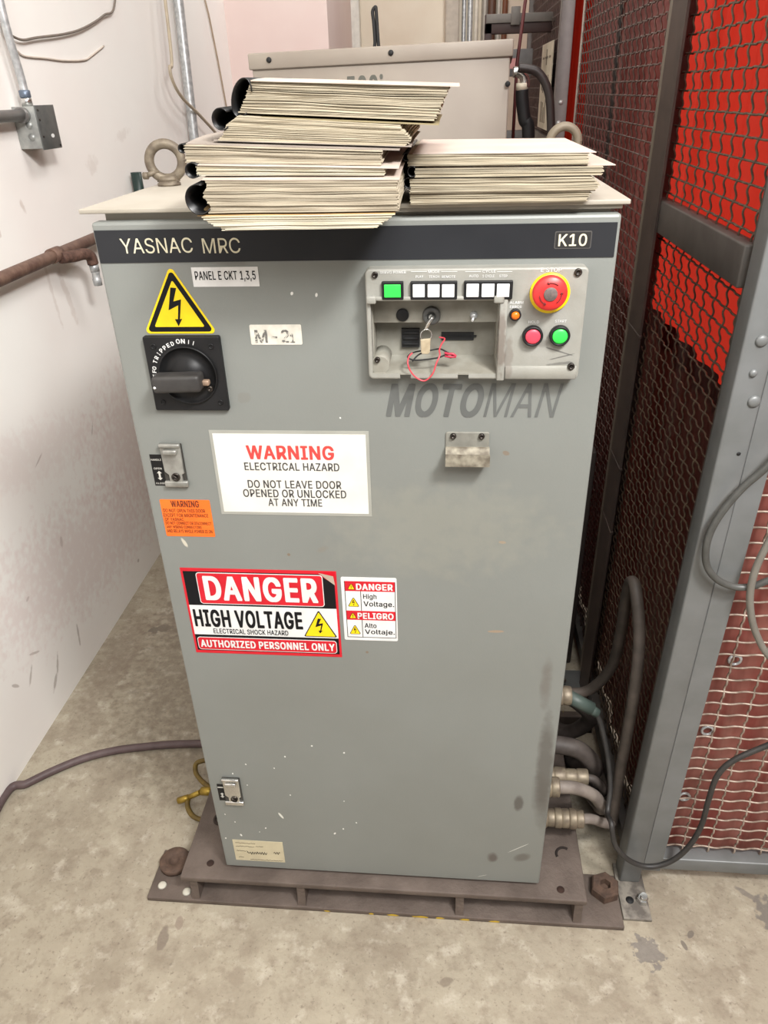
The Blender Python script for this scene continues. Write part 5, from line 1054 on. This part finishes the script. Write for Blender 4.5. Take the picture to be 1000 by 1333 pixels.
fc = solo('welding_curtain', mb, M_curtf, 'dusty pinkish red curtain behind the gate at the lower right', 'curtain')
for a, b_ in ((921, 951), (891, 1037), (957, 859)):
    p = on(a, b_, 1, .136); mb = MB(); torus(mb, (p.x, .136, p.z), .011, .003, n=24, k=8); part('grommet', mb, M_steel, fc)
mb = MB(); cyl(mb, (.64, .14, 2.22), (.64, 3.0, 2.22), .01, 10); solo('curtain_rail', mb, M_steel, 'steel rail the cage curtains hang from', 'rail')
mb = MB()

# ------------------------------------------------------------------ hoses and connectors on the cabinet's right side
M_hose = mat('grey_hose', rgb(138, 128, 119), .6, c2=rgb(114, 104, 97), scale=30)
M_hosed = mat('dark_grey_hose', rgb(82, 74, 69), .6, c2=rgb(64, 57, 53), scale=30)
M_conn = mat('tan_connector', rgb(146, 134, 114), .5, .35, c2=rgb(116, 104, 90), scale=50)
def connector(y, z, x1, rads):
    mb = MB(); x = .342; n = len(rads); st = (x1 - x) / n; prof = []
    for k, r_ in enumerate(rads): prof += [(r_ * .93, k * st), (r_, k * st + st * .15), (r_, (k + 1) * st - st * .15), (r_ * .93, (k + 1) * st - .0005)]
    lathe(mb, prof, (x, y, z), 'x', 22); return sharp(part('cable_connector', mb, M_conn, cab))
connector(.12, .168, .456, [.020, .022, .020, .022, .0215, .023, .020])
connector(.13, .258, .395, [.02, .023, .022])
connector(.19, .225, .470, [.02, .02, .021, .018, .019])
connector(.22, .447, .415, [.022, .02, .023, .021])
def cable(P, r_, mt, label, sides=10, name='cable', cat='cable', group=None, n=8):
    mb = MB(); tube(mb, spline(P, n), r_, sides); return solo(name, mb, mt, label, cat, group)
cable([(.450, .12, .168), (.475, .125, .164), (.505, .13, .146), (.528, .15, .122), (.538, .20, .085), (.535, .30, .03), (.530, .46, .0125)], .0115, M_hose, 'pale grey cable from the lowest banded connector, right of the cabinet', name='hose', cat='hose')
cable([(.390, .13, .258), (.43, .135, .252), (.475, .145, .22), (.505, .165, .16), (.515, .22, .09), (.502, .34, .03), (.499, .46, .0155)], .0145, M_hose, 'thicker grey cable just above the lowest banded connector', name='hose', cat='hose')
cable([(.466, .19, .225), (.49, .19, .215), (.515, .20, .17), (.522, .26, .09), (.516, .35, .0105)], .0095, M_hosed, 'thin grey cable behind the two front ones, right of the cabinet', name='hose', cat='hose')
cable([(.342, .23, .285), (.40, .23, .283), (.45, .23, .27), (.49, .235, .22), (.500, .275, .15), (.480, .38, .06), (.477, .51, .022)], .021, M_hosed, 'fat grey hose arching out of the cabinet side above the connectors', 14, name='hose', cat='hose')
cable([(.342, .33, .36), (.41, .33, .35), (.46, .33, .32), (.50, .36, .24), (.46, .42, .13), (.385, .50, .108)], .019, M_hosed, 'dark fat hose highest of the arching hoses, in shadow beside the cabinet', 14, name='hose', cat='hose')
# grey-green plug with the long black cable that loops round the post
bl = thing('cable', 'thin black cable looping down from a green plug and round the corner post', 'cable', (.6, .1, 0))
mb = MB(); cyl(mb, (.405, .22, .447), (.462, .215, .415), .015, 14); cyl(mb, (.455, .215, .418), (.475, .213, .404), .011, 12); part('plug', mb, mat('grey_green_plug', rgb(74, 86, 80), .5), bl, 'grey green plug')
Pb = [(.472, .213, .406), (.487, .205, .37), (.505, .18, .30), (.512, .15, .24), (.505, .115, .20)]
for a, b_, y in ((796, 1072, .07), (801, 1100, .055), (818, 1119, .055), (843, 1128, .055), (872, 1122, .055), (896, 1103, .055), (913, 1075, .06), (923, 1040, .062), (934, 1010, .062), (955, 990, .062), (1000, 970, .062), (1040, 955, .05)):
    p = on(a, b_, 1, y); Pb.append((p.x, p.y, max(.008, p.z)))
mb = MB(); tube(mb, spline(Pb), .0058, 10); part('lead', mb, M_blackm if False else mat('black_rubber', rgb(54, 52, 50), .5, c2=rgb(44, 42, 41), scale=40), bl)
# spiral wrapped hose arching up by the mesh
Ph = []
for a, b_, y in ((728, 902, .34), (765, 899, .33), (795, 870, .32), (808, 825, .31), (816, 775, .30), (822, 757, .28), (828, 770, .25), (838, 825, .21), (840, 880, .18), (828, 950, .17), (815, 1010, .17), (806, 1075, .16)):
    p = on(a, b_, 1, y); Ph.append((min(p.x, .533), p.y, p.z))
Ph += [(.552, .24, .06), (.556, .42, .014)]
cable(Ph, .0125, mat('brown_grey_hose', rgb(84, 75, 68), .6, c2=rgb(66, 59, 53), scale=30), 'brown grey hose arching up in front of the dark mesh', 12, name='hose', cat='hose')
# hanging cables in front of the corner post
def yp(P): return [on(a, b_, 1, y) for a, b_, y in P]
M_gcab = mat('dark_grey_cable', rgb(80, 80, 77), .42, c2=rgb(68, 68, 65), scale=40)
cable(yp([(1060, 545, .05), (1000, 606, .055), (968, 634, .06), (942, 664, .062), (926, 690, .062), (919, 715, .062), (921, 738, .062), (935, 755, .062), (957, 764, .062), (980, 763, .06), (1005, 754, .055), (1060, 735, .05)]), .0062, M_gcab, 'dark grey cable looping across the corner post at the right edge')
cable(yp([(1040, 640, .05), (1004, 700, .05), (985, 738, .052), (977, 770, .052), (978, 800, .052), (986, 828, .052), (1003, 856, .05), (1045, 890, .05)]), .0062, mat('mid_grey_cable', rgb(120, 116, 108), .45), 'lighter grey cable hanging in front of the gate at the right edge')
# steel odds and ends on the dark floor behind
mb = MB(); box(mb, .456, .56, .545, .553, 0, .06, .001); box(mb, .456, .56, .545, .62, 0, .008)
solo('angle_iron', mb, M_base, 'dark brown angle iron on the floor beside the cabinet, under the hoses', 'angle iron')

mb = MB(); box(mb, .385, .54, .84, 1.9, 0, .75, .006)  # added box, keeps the gap beside the cabinet dark
solo('gap_shade_box', mb, mat('dark_brown_grey_box', rgb(58, 50, 46), .6), 'added dark box on the floor, darkening the gap between the beige machine and the mesh', 'electrical box')

# ------------------------------------------------------------------ welding power source behind
ms = thing('welding_power_source', 'large beige welding power source cabinet behind the stacked manuals', 'welding machine', (-.05, 1.4, 0))
A = Vector((-.390, 1.15)); B = Vector((.277, 1.11)); dx = (B - A).normalized(); dn = Vector((-dx.y, dx.x)); Wd = (B - A).length
Mm = Matrix(((dx.x, dn.x, 0, A.x), (dx.y, dn.y, 0, A.y), (.0135, 0, 1, -.006), (0, 0, 0, 1)))
M_mach = mat('beige_machine_paint', rgb(150, 141, 129), .5, c2=rgb(140, 130, 119), scale=6, lo=.35, hi=.7)
mb = MB(); box(mb, .006, Wd - .006, .008, .62, .04, 1.70, .004, 2, Mm); part('casing', mb, M_mach, ms)
mb = MB(); box(mb, 0, Wd, 0, .63, 1.678, 1.7145, .003, 2, Mm); part('top_cover', mb, M_mach, ms)
mb = MB()
for fx in (.06, Wd - .06):
    for fy in (.06, .56): box(mb, fx - .03, fx + .03, fy - .03, fy + .03, 0.006 - .0135 * fx, .04, 0, 1, Mm)
part('feet', mb, M_blackm, ms)
def mloc(px, py, d):        # pixel on the machine's front plane offset d in front
    o = CAM; r = FWD + RGT * ((px - 500) / FPX) - UPV * ((py - 666.5) / FPX)
    n = Vector((dn.x, dn.y, 0)); a = Vector((A.x, A.y, 0)) - n * d
    t = (a - o).dot(n) / r.dot(n); p = o + r * t
    return Vector(((Vector((p.x, p.y)) - A).dot(dx), p.z))
for (a, b_, rr) in ((350, 75, .0065), (509, 68, .0065), (661, 111, .0065)):
    q = mloc(a, b_, 0); mb = MB(); lathe(mb, [(rr, .003), (rr, -.003), (rr * .7, -.005), (0, -.005)], (q.x, 0, q.y), 'y', 16); tx(mb, Mm); part('screw', mb, M_blackm, ms)
q0 = mloc(450, 97, 0); q1 = mloc(498, 97, 0)
mb = MB(); text(mb, '500i', q0.x, q1.x, q0.y - .056, q0.y, .0072, .03); tx(mb, Mm); part('lettering', mb, mat('grey_green_print', rgb(92, 92, 84), .6), ms)
q = mloc(492, 56, -.2); hq = Vector((q.x, .2, 1.7145))
mb = MB(); tube(mb, spline([(q.x - .012, .2, 1.712), (q.x - .008, .2, 1.735), (q.x - .010, .2, 1.78), (q.x - .012, .2, 1.803), (q.x - .004, .2, 1.812), (q.x - .002, .2, 1.80), (q.x + .001, .2, 1.735), (q.x + .004, .2, 1.712)], 5), .0045, 8); lathe(mb, [(.02, 0), (.02, .004)], (q.x - .004, .2, 1.7145), 'z', 16); tx(mb, Mm); part('lifting_strap', mb, M_blackm, ms, 'black strap loop on top')
# hoses to the right of it
hs = thing('hose', 'thick black hose with a silver elbow fitting beside the beige machine', 'hose', (.33, 1.12, 0))
def my(P, y): return [on(a, b_, 1, y) for a, b_ in P]
pe = my([(668, 94), (675, 94), (682, 99), (684, 108), (683, 112)], 1.16)
mb = MB(); tube(mb, spline(pe, 5), .012, 12); part('elbow_fitting', mb, M_chrome, hs, 'silver elbow')
pc = my([(680, 108), (679.5, 117)], 1.16); mb = MB(); cyl(mb, pc[0], pc[1], .0155, 16); part('clamp', mb, mat('cream_band', rgb(206, 196, 176), .5), hs, 'cream band')
ph = my([(679.5, 117), (680, 130), (683, 155), (688, 182)], 1.16); mb = MB(); tube(mb, spline(ph + [Vector((.335, 1.16, 1.2)), Vector((.328, 1.16, .7)), Vector((.325, 1.16, .017))]), .0165, 14); part('tube', mb, M_black, hs)
pg = my([(675, 88), (690, 90), (700, 94), (709, 106), (715, 124), (717, 150), (717, 185)], 1.12)
mb = MB(); tube(mb, spline(pg + [Vector((.395, 1.12, 1.25)), Vector((.42, 1.13, .95)), Vector((.46, 1.16, .762))]), .0105, 12); solo('hose', mb, mat('black_brown_hose', rgb(44, 36, 34), .5), 'thinner black hose arching right of the silver elbow', 'hose')
mb = MB(); p0 = on(685.5, -10, 1, 1.35); p1 = on(673, 84, 1, 1.35); p2 = p0 + (p0 - p1) * 3
tube(mb, [(p1.x + .0, 1.35, 1.2), p1, p0, (p0.x + .06, 1.35, 2.6)], .0045, 8); solo('cable', mb, mat('dark_red_cable', rgb(86, 36, 36), .5), 'dark red cable rising at a slant right of the beige machine', 'cable')

# ------------------------------------------------------------------ far back: rack, breaker boxes, wall pipes
rk = thing('steel_rack', 'dark brown steel rack frame at the back, right of the beige machine', 'rack', (.42, 3.0, 0))
mb = MB(); box(mb, .27, .62, 3.0, 3.05, 1.83, 1.87, .002); part('upper_beam', mb, mat('dark_brown_beam', rgb(62, 42, 38), .6), rk)
mb = MB(); box(mb, .275, .62, 2.99, 3.06, 1.87, 1.905, .002); box(mb, .385, .425, 2.98, 3.0, 1.86, 1.93, .002); part('grey_rail', mb, mat('grey_rack_rail', rgb(116, 110, 104), .5), rk)
mb = MB(); box(mb, .27, .302, 3.0, 3.05, 0, 1.905, .002); part('upright', mb, mat('dark_brown_upright', rgb(58, 38, 36), .6), rk); mb = MB(); box(mb, .59, .62, 3.0, 3.05, 0, 1.9); part('upright', mb, M_brown, rk)
mb = MB(); box(mb, .27, .62, 3.0, 3.05, 1.15, 1.2); part('lower_beam', mb, M_brown, rk)
for (z0, z1, lab) in ((1.66, 1.765, 'grey breaker box with a pink label on the far rack, upper of two'), (1.3, 1.44, 'grey breaker box with a red label on the far rack, lower of two')):
    bx_ = thing('breaker_box', lab, 'electrical box', (.42, 2.94, z0))
    mb = MB(); box(mb, .355, .485, 2.90, 2.985, z0, z1, .004); part('case', mb, mat('box_grey', rgb(104, 102, 102), .5), bx_)
    mb = MB(); box(mb, .385, .42, 2.8985, 2.90, z0 + .03, z0 + .07); part('label_plate', mb, mat('pink_label', rgb(214, 150, 150), .5), bx_)
    mb = MB(); box(mb, .36, .48, 2.985, 3.0, z0 + .02, z1 - .02); part('mount', mb, M_steel, bx_)
cs = [(604, .011, M_steel, 'first'), (612, .014, M_steel, 'second'), (620, .011, mat('white_pipe', rgb(224, 216, 200), .5), ''), (631, .018, mat('silver_grey_pipe', rgb(166, 160, 150), .4, .3), ''), (640, .022, mat('dark_brown_pipe', rgb(92, 62, 46), .5), ''), (649, .010, mat('pale_pipe', rgb(206, 200, 188), .5), ''), (657, .015, mat('red_brown_pipe', rgb(120, 72, 44), .5), '')]
labs = ['leftmost slim silver pipe on the back wall, next to the pilaster', 'second silver pipe from the pilaster on the back wall', 'slim white pipe on the back wall beside the silver ones', 'wider silver grey pipe on the back wall left of the brown one', 'thick dark brown pipe on the back wall', 'slim pale pipe between the two brown ones on the back wall', 'red brown pipe rightmost on the back wall']
for (a, r_, mt, _), lab in zip(cs, labs):
    p = on(a, 30, 1, 4.46); mb = MB(); cyl(mb, (p.x, 4.5 - r_ - .004, 0), (p.x, 4.5 - r_ - .004, 3.25), r_ * 1.15, 14); box(mb, p.x - r_ * 1.3, p.x + r_ * 1.3, 4.49 - r_, 4.5, 2.2, 2.22); solo('wall_pipe', mb, mt, lab, 'pipe', 'pipes on the back wall')
mb = MB()
